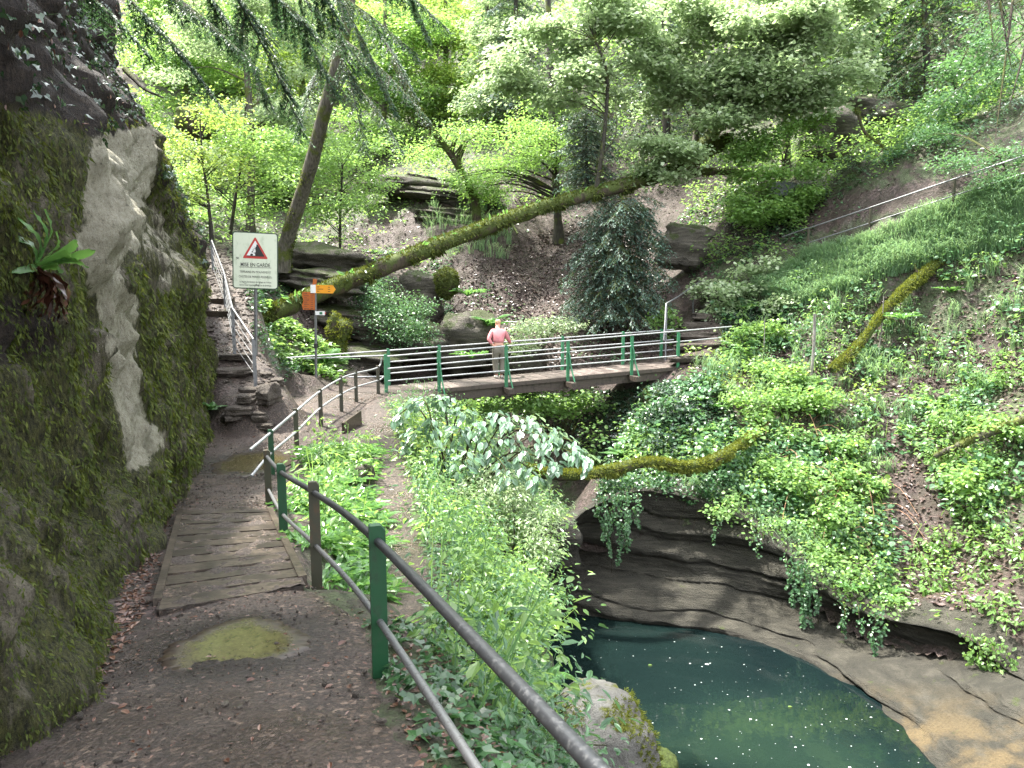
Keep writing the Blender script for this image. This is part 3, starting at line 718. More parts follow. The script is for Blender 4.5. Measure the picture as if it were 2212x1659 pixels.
# handrail on the far end of the bridge
e0 = P(1438, 757, 24.9); e0[2] = H(e0[0], e0[1]) - .1
t = thing('stair_handrail', e0, 'thin dark handrail at the right end of the footbridge beside stone steps', 'railing', 'railings')
g = G(); top = P(1440, 660, 25.2); g.tube(np.array([e0, top]), .03, 8); g.build('post', M['galv'], t, True)
e1 = P(1497, 690, 27.6); g = G(); g.tube(np.array([P(1497, 690, 27.6), P(1497, 640, 27.6)]), .03, 8); g.build('post', M['galv'], t, True)
g = G(); g.tube(np.array([P(1434, 735, 24.6), P(1439, 656, 25.1), P(1466, 640, 26), P(1520, 602, 28)]), .024, 8); g.build('handrail', M['galv'], t, True)

# handrail on the upper right path
URP = [(1744, 548, 493, 27.2), (1878, 500, 448, 25.6), (2059, 437, 386, 24), (2240, 372, 326, 22.6)]
b = [P(x, y0, d) for x, y0, y1, d in URP]; tp = [P(x, y1, d) for x, y0, y1, d in URP]
for q, r in zip(b, tp): r[0], r[1] = q[0], q[1]
t = thing('slope_railing', b[1], 'two-bar pipe handrail climbing the grassy slope at upper right', 'railing', 'railings')
for q, r in zip(b, tp):
    g = G(); post_box(g, q, r[2] - q[2], .07, .05, .3, .5); g.build('post', M['greendull'], t)
tpa = np.array(tp); tpa = np.vstack([tpa, tpa[-1] + (tpa[-1] - tpa[-2])]); tpa[:, 2] += .0
g = G(); g.tube(tpa, .024, 8); g.build('rail', M['galv'], t, True)
lo = tpa.copy(); lo[:, 2] -= .5; g = G(); g.tube(lo, .02, 8); g.build('rail', M['galv'], t, True)
g = G(); g.tube(np.array([P(1690, 512, 28), P(1744, 493, 27.2)]), .024, 8); g.build('rail', M['galv'], t, True)

# ---------- boardwalk
FL, FR, BLc, BR = (np.array([-2.45, 4.98, 0]), np.array([-1.5, 5.48, 0]), np.array([-4.12, 9.25, 0]), np.array([-3.0, 9.35, 0]))
for q, z in ((FL, -2.272), (FR, -2.288), (BLc, -2.89), (BR, -2.895)): q[2] = z
def bw(a, b):   # a across, b along
    f = FL + (FR - FL) * a; k = BLc + (BR - BLc) * a; return f + (k - f) * b
t = thing('boardwalk', (FL + FR) / 2, 'weathered wooden boardwalk with muddy gaps sloping down the path', 'boardwalk')
g = G(); npl = 13
bup = nrm(np.cross(FR - FL, BLc - FL))
for i in range(npl):
    b0 = (i + .04 + RNG.uniform(0, .02)) / npl; b1 = (i + .88 + RNG.uniform(-.03, .03)) / npl
    m = 14; aa = np.linspace(.045, .955, m); lift = RNG.normal(0, .004)
    rowsv = []
    for b in (b0, b1):
        e = np.array([bw(a, b + RNG.normal(0, .0012)) for a in aa]); rowsv += [e + bup * (.012 + lift), e - bup * .05]
    V = np.concatenate(rowsv); k = np.arange(m - 1)
    g.add(V, np.stack([k, k + 1, k + 1 + 2 * m, k + 2 * m], 1), np.stack([k + m, k + 1 + m, k + 1, k], 1), np.stack([k + 2*m, k + 1 + 2*m, k + 1 + 3*m, k + 3*m], 1), [[0, 2*m, 3*m, m], [m-1, 2*m-1, 4*m-1, 3*m-1]])
g.build('planks', M['plank'], t)
for a, a2 in ((-.005, .05), (.945, 1.005)):
    g = G(); q = [bw(a, .06), bw(a2, .06), bw(a2, 1.0), bw(a, 1.0)]
    g.add([x + bup * .03 for x in q] + [x - bup * .05 for x in q], [[0, 1, 2, 3], [4, 7, 6, 5], [0, 4, 5, 1], [1, 5, 6, 2], [2, 6, 7, 3], [3, 7, 4, 0]]); g.build('edge_board', M['plank'], t)
g = G(); m1, m2 = 60, 26; A_, B_ = np.meshgrid(np.linspace(.03, .97, m2), np.linspace(0, 1, m1)); V = np.array([bw(a, b) for a, b in zip(A_.ravel(), B_.ravel())])
V = V + bup * (.010 + .04 * fbm(V * 9, 4, 5))[:, None]
ii = (np.arange(m1 - 1)[:, None] * m2 + np.arange(m2 - 1)[None]).ravel(); g.add(V, np.stack([ii, ii + 1, ii + m2 + 1, ii + m2], 1)); g.build('mud_fill', M['path'], t, True)

# ---------- puddles
def puddle(c, rx, ry, rot, label, seed):
    a = np.linspace(0, 2 * np.pi, 160, endpoint=False); r = 1 + .34 * fbm(np.stack([np.cos(a) * 1.8, np.sin(a) * 1.8, a * 0 + seed], -1), 6, seed, .7)
    x = np.cos(a) * rx * r; y = np.sin(a) * ry * r
    V = np.stack([c[0] + x * math.cos(rot) - y * math.sin(rot), c[1] + x * math.sin(rot) + y * math.cos(rot), np.full(160, c[2])], 1)
    rings = [1, .93, .8, .6, .35, .1]; R_ = [np.c_[c[0] + (V[:, 0] - c[0]) * f, c[1] + (V[:, 1] - c[1]) * f, V[:, 2] - (.012 if f == 1 else 0)] for f in rings]
    g = G(); i = np.arange(160); j = (i + 1) % 160; fs = [np.stack([i + q * 160, j + q * 160, j + (q + 1) * 160, i + (q + 1) * 160], 1) for q in range(5)]
    g.add(np.vstack(R_ + [np.array(c)[None]]), np.vstack(fs), np.stack([i + 800, j + 800, np.full(160, 960)], 1)); inner = np.r_[np.repeat([0, .07, .25, .55, .85, 1.0], 160), 1.0]
    tag(g.build('puddle', M['puddle'], None, True, {'inner': inner}), label, 'puddle', 'puddles on the path')
c = P(515, 1408, 4.33); c[2] = H(c[0], c[1]) + .034; puddle(c, .42, .37, .3, 'shallow brown puddle tinted with a painted foliage reflection in the gravel before the boardwalk', 3)
c = P(545, 1010, 12.9); c[2] = H(c[0], c[1]) + .034; puddle(c, .62, .95, .1, 'bright reflecting puddle beyond the boardwalk by the railing corner', 5)

# ---------- text helper
def text_mesh(s, size, mat, parent, loc, align='CENTER', xs_=1.0, name='lettering', bold=0., R3=None):
    cu = bpy.data.curves.new('txt', 'FONT'); cu.body = s; cu.size = size; cu.align_x = align; cu.align_y = 'CENTER'; cu.extrude = .002; cu.offset = bold
    o = bpy.data.objects.new('txt', cu); COL.objects.link(o); bpy.context.view_layer.update()
    me = bpy.data.meshes.new_from_object(o.evaluated_get(bpy.context.evaluated_depsgraph_get())); bpy.data.objects.remove(o)
    V = np.empty(len(me.vertices) * 3, np.float32); me.vertices.foreach_get('co', V); V = V.reshape(-1, 3)
    V = V[:, [0, 2, 1]] * [xs_, -1, 1]
    if R3 is not None: V = V @ R3.T
    me.vertices.foreach_set('co', (V + np.asarray(loc)).astype(np.float32).ravel()); me.update()
    me.materials.clear(); me.materials.append(mat); me.name = name
    ob = bpy.data.objects.new(name, me); COL.objects.link(ob); ob.parent = parent; return ob

def rrect(w, h, r, n=6):
    out = []
    for cx_, cz_, a0 in ((w/2-r, h/2-r, 0), (-w/2+r, h/2-r, 90), (-w/2+r, -h/2+r, 180), (w/2-r, -h/2+r, 270)):
        for a in np.linspace(a0, a0 + 90, n): out.append((cx_ + r * math.cos(math.radians(a)), cz_ + r * math.sin(math.radians(a))))
    return np.array(out)
def plate(g, poly, y0, y1, off=(0, 0, 0), R3=None):
    poly = np.asarray(poly, float); k = len(poly)
    V = np.array([[x, y0, z] for x, z in poly] + [[x, y1, z] for x, z in poly] + [[*(poly.mean(0)[:1]), y0, poly.mean(0)[1]], [poly.mean(0)[0], y1, poly.mean(0)[1]]])
    if R3 is not None: V = V @ R3.T
    i = np.arange(k); j = (i + 1) % k
    g.add(V + np.asarray(off), np.stack([i, i + k, j + k, j], 1), np.stack([i, j, np.full(k, 2*k)], 1), np.stack([j + k, i + k, np.full(k, 2*k+1)], 1)); return g
def loc_thing(name, loc, rot, label, cat, group=None):
    o = thing(name, loc, label, cat, group); ORG[o.name] = (0, 0, 0); o.rotation_euler = rot; return o

# ---------- warning sign
DS = 18.0; k = DS / FPX; base = P(553, 779, DS); topc = P(546, 563, DS - .1)
t = loc_thing('warning_sign', base, (0, math.radians(2.2), math.radians(14)), 'pale rectangular rockfall warning sign on a thin pole above the stairs', 'sign')
zc = topc[2] - base[2]; sw, sh = 93 * k, 120 * k
g = G(); g.tube(np.array([[0, .03, -.3], [0, .03, zc + sh * .4]]), .04, 10); g.build('pole', M['galv'], t, True)
g = G(); plate(g, rrect(sw, sh, .07), -.012, .012, (0, 0, zc)); g.build('rim', M['signrim'], t)
pn = G(); plate(pn, rrect(sw - .05, sh - .05, .055), -.018, -.0125, (0, 0, zc)); pan = pn.build('panel', M['signface'], t)
def tri(c, w, h, r):
    P0 = np.array([(0, h * .62), (-w / 2, -h * .38), (w / 2, -h * .38)]); out = []
    for i in range(3):
        a, b, d = P0[i - 1], P0[i], P0[(i + 1) % 3]
        u = (a - b) / np.linalg.norm(a - b); v = (d - b) / np.linalg.norm(d - b)
        for s in np.linspace(0, 1, 5): out.append(b + u * r * (1 - s) ** 2 * 2 + v * r * s ** 2 * 2)
    return np.array(out) + c
c0 = np.array([0, sh * .185])
g = G(); plate(g, tri(c0, sw * .56, sh * .385, .02), -.023, -.0185, (0, 0, zc)); g.build('red_triangle', M['red'], t)
g = G(); plate(g, tri(c0 + [0, .002], sw * .56 - .17, sh * .385 - .145, .008), -.027, -.0235, (0, 0, zc)); g.build('white_triangle', M['white'], t)
g = G(); x0 = sw * .56 - .2; b0 = c0[1] - sh * .385 * .38 + .052
for poly in ([(-.19, 0), (.2, 0), (.2, .014), (-.19, .014)], [(.0, .014), (.2, .014), (.15, .1), (.095, .2), (.06, .27), (.03, .275), (.02, .22), (-.005, .19), (.012, .12), (-.01, .07)], [(-.105, .014), (-.055, .02), (-.05, .05), (-.09, .06), (-.115, .04)],
             [(-.08, .085), (-.05, .09), (-.05, .12), (-.078, .115)], [(-.055, .125), (-.035, .135), (-.04, .155), (-.06, .15)], [(-.03, .16), (-.015, .165), (-.02, .185), (-.035, .18)], [(-.012, .205), (.003, .21), (0, .225), (-.013, .222)], [(-.03, .06), (-.015, .07), (-.02, .09), (-.035, .085)]):
    plate(g, np.array(poly) * sw / 1.0 * .98 + [0, b0], -.030, -.0275, (0, 0, zc))
g.build('rockfall_symbol', M['black'], t)
y = -.0195
text_mesh('MISE EN GARDE', .118 * sw, M['black'], t, (0, y, zc - sh * .075), xs_=.78, bold=.001)
g = G(); g.box((0, y, zc - sh * .118), sw * .70, .003, .008); g.build('underline', M['black'], t)
text_mesh('TERRAINS EN MOUVEMENT', .069 * sw, M['black'], t, (0, y, zc - sh * .2), xs_=.80, bold=0)
text_mesh('CHUTES DE PIERRES POSSIBLES.', .069 * sw, M['black'], t, (0, y, zc - sh * .285), xs_=.76, bold=0)
text_mesh("La Société des Sentiers des Gorges de l'Areuse", .052 * sw, M['black'], t, (0, y, zc - sh * .375), xs_=.70)
text_mesh('décline toute responsabilité en cas de dommage.', .052 * sw, M['black'], t, (0, y, zc - sh * .432), xs_=.69)
g = G()
for s in ([(-.02, -.47), (.02, -.40), (.03, -.45), (.05, -.42), (.09, -.45)], [(.06, -.46), (.10, -.36)], [(-.3, -.37), (-.22, -.41), (-.2, -.385)], [(-.42, .015), (-.36, .045), (-.42, .05), (-.35, .02)]):
    g.tube(smooth_path([(a * sw, y - .001, zc + b * sh) for a, b in s], 10), .0035, 4)
g.build('scribble', M['black'], t)

# ---------- hiking signpost
DP = 21.0; k = DP / FPX; base = P(683, 817, DP); base[2] = min(base[2], H(base[0], base[1]))
t = loc_thing('signpost', base, (0, math.radians(1.5), math.radians(4)), 'slim hiking signpost with yellow arrow and orange plate beside the fallen trunk', 'signpost')
def zz(py): return P(680, py, DP)[2] - base[2]
g = G(); g.tube(np.array([[0, 0, -.4], [0, 0, zz(613)]]), .035, 10); g.build('pole', M['galv'], t, True)
g = G(); g.tube(np.array([[0, 0, zz(752)], [0, 0, zz(742)]]), .055, 10); g.build('clamp', M['black'], t, True)
g = G(); hgt = 17.5 * k; plate(g, [(-11*k, -hgt/2), (36*k, -hgt/2), (42*k, 0), (36*k, hgt/2), (-11*k, hgt/2)], -.062, -.045, (.02, 0, zz(624))); ar = g.build('arrow_sign', M['yellowsign'], t)
g = G(); plate(g, [(-11*k, -hgt/2), (0*k, -hgt/2), (0*k, hgt/2), (-11*k, hgt/2)], -.066, -.0625, (.02, 0, zz(624))); o = g.build('white_field', M['white'], ar)
g = G()
for r in range(3):
    for x0, wd in ((3, 6 + 7 * (r == 1)), (26, 6)):
        for q in range(int(wd / 1.6)): g.box((.02 + (x0 + q * 1.6 + .5) * k, -.0645, zz(619.5 + r * 4.6)), (1.0 + .3 * (q % 2)) * k, .002, 1.6 * k)
g.build('lettering', M['black'], ar)
g = G(); plate(g, [(-5*k, -6*k), (3*k, -4*k), (4*k, 6*k), (-4*k, 7*k)], -.05, -.04, (0, 0, zz(609))); g.build('top_plate', M['orangesign'], t)
g = G(); plate(g, [(-25*k, -18*k), (0, -18*k), (0, 20*k), (-25*k, 20*k), (-27*k, 15*k), (-24*k, 2*k), (-27*k, -10*k)], -.058, -.045, (-.01, 0, zz(651))); op = g.build('direction_plate', M['orangesign'], t)
g = G()
for r in range(8):
    for x0, wd in ((-22, 8 + 3 * (r % 2)), (-8, 6)):
        for q in range(int(wd / 1.8)): g.box((-.01 + (x0 + q * 1.8) * k, -.0595, zz(634.5 + r * 4.6)), 1.2 * k, .002, 1.5 * k)
g.build('lettering', M['beam'], op)
g = G(); plate(g, [(0, -4.2*k), (20*k, -4.2*k), (23*k, 0), (20*k, 4.2*k), (0, 4.2*k)], -.056, -.045, (0, 0, zz(676))); ws = g.build('small_arrow', M['white'], t)
g = G(); g.box((12*k, -.058, zz(676)), 6*k, .003, 5.4*k); g.build('green_square', M['greenbridge'], ws)
g = G(); plate(g, [(20.5*k, -3.2*k), (23.2*k, 0), (20.5*k, 3.2*k)], -.06, -.0565, (0, 0, zz(676))); g.build('red_tip', M['red'], ws)

# plaque on the far rock
c = P(1690, 408, 29.6); t = loc_thing('plaque', c, (math.radians(-8), 0, math.radians(-8)), 'dark metal plaque fixed to the rock under hanging leaves', 'plaque')
g = G(); plate(g, np.array([(-.62, -.26), (.55, -.28), (.62, .2), (.1, .32), (-.55, .24)]) * .9, -.02, .3); g.build('plate', M['plaque'], t)

# snapped white stakes
for px, y0, y1, d, lab in ((1756, 782, 678, 22.3, 'short pale broken stake standing in the leaf litter on the right slope'), (1905, 690, 640, 23, 'thin pale stick leaning between ferns high on the right slope'), (1648, 690, 790, 24, 'thin yellowish dead stalk near the end of the bridge rail')):
    a, b = P(px - 3, max(y0, y1), d), P(px + 4, min(y0, y1), d); a[2] = min(a[2], H(a[0], a[1])) - .1
    g = G(); g.tube(smooth_path([a, (a + b) / 2 + [.03, 0, 0], b], 8), np.linspace(.045, .04, 8) * (1 if px == 1756 else .35), 7, lump=.2)
    tag(g.build('stake', M['barkpale'], None, True), lab, 'stake')
# ---------- person on the bridge, seen from behind
def skin(name, joints, bones, mat, parent, sub=2, root=0):
    me = bpy.data.meshes.new(name); me.from_pydata([j[:3] for j in joints], bones, []); o = bpy.data.objects.new(name, me); COL.objects.link(o)
    o.modifiers.new('s', 'SKIN'); s = o.modifiers.new('d', 'SUBSURF'); s.levels = sub; s.render_levels = sub
    if not me.skin_vertices: me.attributes  # layer is made by the modifier
    for i, j in enumerate(joints):
        r = j[3] if isinstance(j[3], tuple) else (j[3], j[3]); me.skin_vertices[0].data[i].radius = r
    me.skin_vertices[0].data[root].use_root = True
    bpy.context.view_layer.update()
    m2 = bpy.data.meshes.new_from_object(o.evaluated_get(bpy.context.evaluated_depsgraph_get())); bpy.data.objects.remove(o)
    m2.name = name; m2.materials.clear(); m2.materials.append(mat)
    m2.polygons.foreach_set('use_smooth', np.ones(len(m2.polygons), bool))
    b = bpy.data.objects.new(name, m2); COL.objects.link(b); b.parent = parent; return b
sP = s_at(1076, .95); pb = br(sP, .9, .004)
t = loc_thing('person', pb, (0, 0, math.atan2(bt[1], bt[0]) * .6), 'person in a rose shirt and olive trousers leaning on the footbridge railing, seen from behind', 'person')
# +Y away from the viewer, X right; 1.70 m, bowed slightly forward
HIP, CH, NK = (0, 0, .92), (.0, .08, 1.2), (.02, .19, 1.43)
J = [(0, .0, .93, (.125, .09)), (0, .05, 1.1, (.13, .09)), (0, .12, 1.3, (.165, .11)), (.01, .18, 1.42, (.08, .07)), (.02, .23, 1.49, (.06, .06)), (.03, .28, 1.55, (.085, .095)), (.03, .30, 1.65, (.085, .1)),
     (-.17, .13, 1.37, .06), (-.285, .06, 1.14, .045), (-.19, .0, .98, .035), (-.15, -.03, .95, .03),
     (.19, .15, 1.36, .06), (.31, .17, 1.13, .045), (.41, .33, 1.01, .034), (.44, .41, .995, .03),
     (-.09, 0, .86, .095), (-.08, .02, .48, .065), (-.07, -.01, .09, .045), (-.07, .12, .045, .035), (.09, 0, .86, .095), (.085, .03, .48, .065), (.07, -.02, .09, .045), (.08, .11, .045, .035)]
B = [(0, 1), (1, 2), (2, 3), (3, 4), (4, 5), (5, 6), (2, 7), (7, 8), (8, 9), (9, 10), (2, 11), (11, 12), (12, 13), (13, 14), (0, 15), (15, 16), (16, 17), (17, 18), (0, 19), (19, 20), (20, 21), (21, 22)]
def finger(side, root, dirs, ln):
    i0 = len(J); p = np.array(root)
    out = []
    for kx, dd in enumerate(dirs):
        p = p + np.array(dd) * ln; J.append((*p, .0085 - .001 * kx)); out.append(len(J) - 1)
    B.append((side, out[0])); [B.append((a, b)) for a, b in zip(out[:-1], out[1:])]
for q in range(4):  # right hand: fingers curled over the far rail
    finger(14, (.41 + q * .021, .43, 1.0), [(.1, .9, .25), (.05, .75, -.65), (0, .1, -1)], (.034, .038, .037, .03)[q])
finger(14, (.40, .40, .995), [(-.5, .7, .2), (-.2, .8, -.5)], .032)
for q in range(4):  # left hand tucked against the hip
    finger(10, (-.145 + .004 * q, -.05 + .02 * q, .94), [(.6, -.4, -.6), (.8, -.1, -.6), (.7, .2, -.7)], (.03, .034, .033, .026)[q])
finger(10, (-.15, .0, .95), [(.4, .9, -.2), (.3, .9, -.3)], .03)
body = skin('body', J, B, M['skin'], t)
skin('shirt', [(0, .02, 1.0, (.178, .14)), (0, .05, 1.12, (.185, .14)), (0, .12, 1.29, (.19, .13)), (.01, .17, 1.42, (.10, .085)),
     (-.175, .13, 1.36, .085), (-.295, .055, 1.14, .068), (-.205, .0, 1.0, .056), (.2, .15, 1.35, .085), (.32, .17, 1.13, .066), (.40, .30, 1.02, .052)],
     [(0, 1), (1, 2), (2, 3), (2, 4), (4, 5), (5, 6), (2, 7), (7, 8), (8, 9)], M['shirt'], t)
skin('trousers', [(0, .02, 1.0, (.165, .125)), (0, 0, .9, (.18, .145)), (-.095, 0, .78, .125), (-.095, .03, .48, .1), (-.08, -.01, .1, .09), (.095, 0, .78, .125), (.1, .03, .48, .1), (.085, -.04, .1, .09)], [(0, 1), (1, 2), (2, 3), (3, 4), (1, 5), (5, 6), (6, 7)], M['trousers'], t)
for x, yy in ((-.075, -.02), (.078, -.03)):
    skin('shoe', [(x, yy - .05, .05, (.05, .045)), (x, yy + .08, .045, (.05, .042)), (x * 1.1, yy + .19, .035, (.042, .03))], [(0, 1), (1, 2)], M['shoe'], t)
skin('hair', [(.03, .235, 1.575, (.088, .06)), (.03, .25, 1.65, (.094, .075)), (.03, .29, 1.70, (.086, .085))], [(0, 1), (1, 2)], M['hair'], t)
# ---------- rocks, steps, logs
def ico(sub=4):
    import bmesh
    bm = bmesh.new(); bmesh.ops.create_icosphere(bm, subdivisions=sub, radius=1)
    v = np.array([x.co[:] for x in bm.verts]); f = np.array([[y.index for y in x.verts] for x in bm.faces]); bm.free(); return v, f
ICO = {s: ico(s) for s in (3, 4, 5)}
def rock(px, py, d, size, seed, label, mat='rock', sub=4, strata=.0, rough=.35, rot=0., tilt=0., pos=None, dz=0, name='rock', group=None, blocky=.45):
    v, f = ICO[sub]; v = v.copy()
    m = np.max(np.abs(v), axis=1, keepdims=True); v = v * (1 - blocky) + v / m * .8 * blocky
    n = fbm(v * 1.3 + seed * 7.1, 4, seed) * rough * 1.6 + fbm(v * 5 + seed, 4, seed + 3) * rough * .35
    v = v * (1 + n)[:, None]
    if strata: v[:, :2] *= (1 + strata * vnoise(np.stack([v[:, 2] * 5 + .4 * v[:, 0], v[:, 0] * .4, v[:, 1] * .4], -1), seed + 5))[:, None]
    v = v * np.array(size); c, s = math.cos(tilt), math.sin(tilt)
    v = v @ np.array([[c, 0, -s], [0, 1, 0], [s, 0, c]]).T
    c, s = math.cos(rot), math.sin(rot); v = v @ np.array([[c, -s, 0], [s, c, 0], [0, 0, 1]]).T
    g = G(); g.add(v, f); o = g.build(name, M[mat], None, True)
    o.location = (pos if pos is not None else P(px, py, d)) + np.array([0, 0, dz])
    return tag(o, label, name.replace('_', ' '), group)
bo = rock(1282, 1640, 7.2, (.70, .8, 1.55), 5, 'large pale boulder capped with yellow moss rising at the pool edge', 'boulder', 5, .03, .13, .3, .12, name='boulder', blocky=.5, dz=-.62)
rock(1432, 1660, 7.4, (.16, .2, .18), 9, 'small mossy knob of rock right of the large pale boulder', 'barkmoss', 4, 0, .2, name='boulder')
_v = np.empty(len(bo.data.vertices) * 3, np.float32); bo.data.vertices.foreach_get('co', _v); _v = _v.reshape(-1, 3); _vn = nrm(_v / np.array([.70, .8, 1.55]) ** 2)
_c = np.array(bo.location); _fn = fbm((_v + _c) * 2.2, 4, 5) * .8 + .55 * np.abs(_vn[:, 0]) - .30; _id = np.nonzero((_fn > .10) & (_v[:, 2] > .2))[0]; _id = _id[RNG.integers(0, len(_id), 15000)]
g = G(); k_ = len(_id); _p = _v[_id] + RNG.normal(0, .014, (k_, 3)); _d = nrm(_vn[_id] + RNG.normal(0, .5, (k_, 3))); leaves(g, _p + _vn[_id] * .004, _d, nrm(np.cross(_d, runit(k_))), RNG.uniform(.018, .04, k_), 'needle'); g.build('moss', M['mossbright'], bo)
RK = [(850,735,27,(2.0,1.2,.75),11,'broad layered grey ledge above the dark hollow behind the bridge',.3),(760,690,26.5,(1.5,1.0,.5),12,'tilted slab of grey rock right of the signpost',.3),
 (775,775,25.5,(1.7,.9,.45),13,'low sloping slab behind the left end of the bridge',.3),(905,640,29,(.9,.8,1.0),14,'dark mossy rock face under bushes left of the person',.2),
 (1010,740,26.8,(1.0,.7,1.2),15,'tall worn rock face directly behind the person',.15),(1120,770,26.5,(1.2,.8,.7),16,'brown rock behind the middle of the bridge railing',.2),
 (905,405,37,(2.4,1.2,.65),17,'upper horizontal ledge on the slope near the curved mossy trunk',.45),(985,432,36,(2.2,1,.5),18,'middle horizontal ledge at the foot of the curved mossy trunk',.45),(985,470,35,(1.6,.9,.35),19,'lowest thin ledge below the curved mossy trunk',.4),
 (690,560,28,(1.8,1,.55),20,'ledge of rock behind the leaning trunk above the fallen log',.35),(700,612,26.5,(1.4,.9,.5),21,'pale ledge just above the fallen log near the signpost',.35),
 (1800,290,33,(1.2,1.2,1.1),22,'pale overhanging cave rock in the dark upper right',.15),(1690,470,31.8,(1.5,1.4,1.5),23,'big ivy-covered rock carrying the metal plaque',.15),(1910,250,34.5,(1.6,1.3,.8),24,'dark brown overhang right of the cave rock',.3),
 (1480,540,29.5,(1.1,.8,.9),25,'shadowed rock right of the dark yew tree',.25),(1560,660,27.5,(.9,.6,.45),26,'mossy rock above the stone steps',.2)]
for px, py, d, sz, sd, lab, stt in RK: rock(px, py, d, sz, sd, lab, strata=stt, tilt=-.12)
_r = rock(965, 612, 28.2, (.42, .42, .5), 31, 'round moss-covered hump on the slope above the bridge', 'barkmoss', 4, 0, .2, blocky=.1); rock_later = _r
rock(431, 270, 29, (.75, .7, .6), 27, 'mossy hump of rock among the trees beyond the cliff', 'barkmoss', 4, 0, .3)
_r = rock(731, 745, 24.3, (.34, .34, .85), 32, 'upright moss-covered rock pillar right of the signpost', 'barkmoss', 4, .25, .5)
def rock_fuzz(o, n, ln, mat):
    v = np.empty(len(o.data.vertices) * 3, np.float32); o.data.vertices.foreach_get('co', v); v = v.reshape(-1, 3); i = RNG.integers(0, len(v), n); d = nrm(nrm(v[i]) + RNG.normal(0, .5, (n, 3)) - np.array([0, 0, .5]))
    ORG[o.name] = (0, 0, 0); g = G(); leaves(g, v[i] + RNG.normal(0, .02, (n, 3)), d, nrm(np.cross(d, runit(n))), RNG.uniform(.6, 1.3, n) * ln, 'needle'); g.build('moss', M[mat], o)
rock_fuzz(_r, 4500, .09, 'mossbright'); rock_fuzz(rock_later, 4000, .09, 'moss')
rock(787, 1022, 11.7, (.17, .15, .15), 33, 'squat stone at the edge of the narrow side trail', 'rock', 4, 0, .25)
rock(1215, 1175, 17.6, (.5, .5, .7), 35, 'dark wet rock at the left end of the pool wall', 'wallrock', 4, .2, .25)
for i, (px, py, sz, lab) in enumerate([(600, 830, (.17, .18, .1), 'low stone at the foot of the warning sign pole'), (575, 815, (.14, .13, .08), 'small flat stone between the sign pole and the stair railing'), (535, 865, (.24, .18, .1), 'angular rubble stone under the first stair post'), (500, 905, (.22, .2, .09), 'wet dark stone against the cliff end below the stairs'), (575, 925, (.19, .15, .08), 'loose tan stone lying on the path edge below the stairs')]):
    rock(px, py, 0, sz, 80 + i, lab, 'step', 4, .25, .25, i * .7, pos=hit(px, py, 12, 24) + np.array([0, 0, .04]), group='loose stones round the foot of the stairs', blocky=.65)
# rough stone steps
for i, (px, py, d, sz, lab) in enumerate([(583, 868, 17.2, (.16, .32, .26), 'tall mossy kerb stone holding the stair end beside the path'), (545, 838, 16.9, (.28, .2, .08), 'flat pale slab at the foot of the stair railing'),
   (520, 890, 16.3, (.34, .28, .1), 'broad broken stone slab at the bottom of the left stairs'), (560, 905, 16.6, (.2, .17, .13), 'tan angular stone in front of the left stairs'), (505, 800, 17.3, (.45, .3, .1), 'thin stone tread halfway up the left stairs'), (505, 768, 17.8, (.35, .3, .08), 'round stone footing under the middle stair post')]):
    rock(px, py, d, sz, 40 + i, lab, 'step', 4, .2, .2, RNG.uniform(-.3, .3), pos=hit(px, py + (0, 8, 0, 0, 8, 6)[i], 12, 22) + np.array([0, 0, (.16, .03, .05, .05, .05, .04)[i]]), name='step_stone', group='rough stones of the left stairs', blocky=.7)
for i, (px, py, d, w_, lab) in enumerate([(472, 702, 19.4, .55, 'lower wooden tread high on the left stairs'), (474, 682, 20.2, .5, 'upper wooden tread high on the left stairs')]):
    c = P(px, py, d); c[2] = H(c[0], c[1]) + .06; g = G(); g.box(c, w_ * 1.6, .12, .16); tag(g.build('step_board', M['plank']), lab, 'step', 'wooden treads of the left stairs')
for i, (px, py, d, w_) in enumerate([(1500, 778, 24.6, .95), (1505, 752, 25.1, .85), (1505, 728, 25.7, .8), (1500, 706, 26.3, .6), (1520, 686, 26.9, .5)]):
    rock(px, py, d, (w_, .3, .13), 60 + i, ['lowest and widest', 'second lowest', 'middle', 'second highest', 'highest and narrowest'][i] + ' stone step beyond the right end of the bridge', 'step', 4, .15, .16, .15, pos=hit(px, py, 20, 34) + np.array([0, 0, .05]), name='step_stone', group='stone steps beyond the bridge', blocky=.75)
a, b = P(741, 925, 15.9), P(779, 898, 16.9); g = G(); g.beam(a + [0, 0, -.05], b + [0, 0, -.05], .05, .34); tag(g.build('timber_board', M['plank']), 'short upright timber board edging the top of the side trail', 'board')
c0, c1 = P(1412, 850, 23.2), P(1408, 960, 22.6); g = G(); g.tube(smooth_path([c0 + [0, 0, .1], (c0 + c1) / 2, c1 + [0, 0, -.6]], 30), .32, 14, lump=.4, seed=5); tag(g.build('bridge_pier', M['barkmoss'], None, True), 'mossy pier under the right end of the footbridge', 'pier')

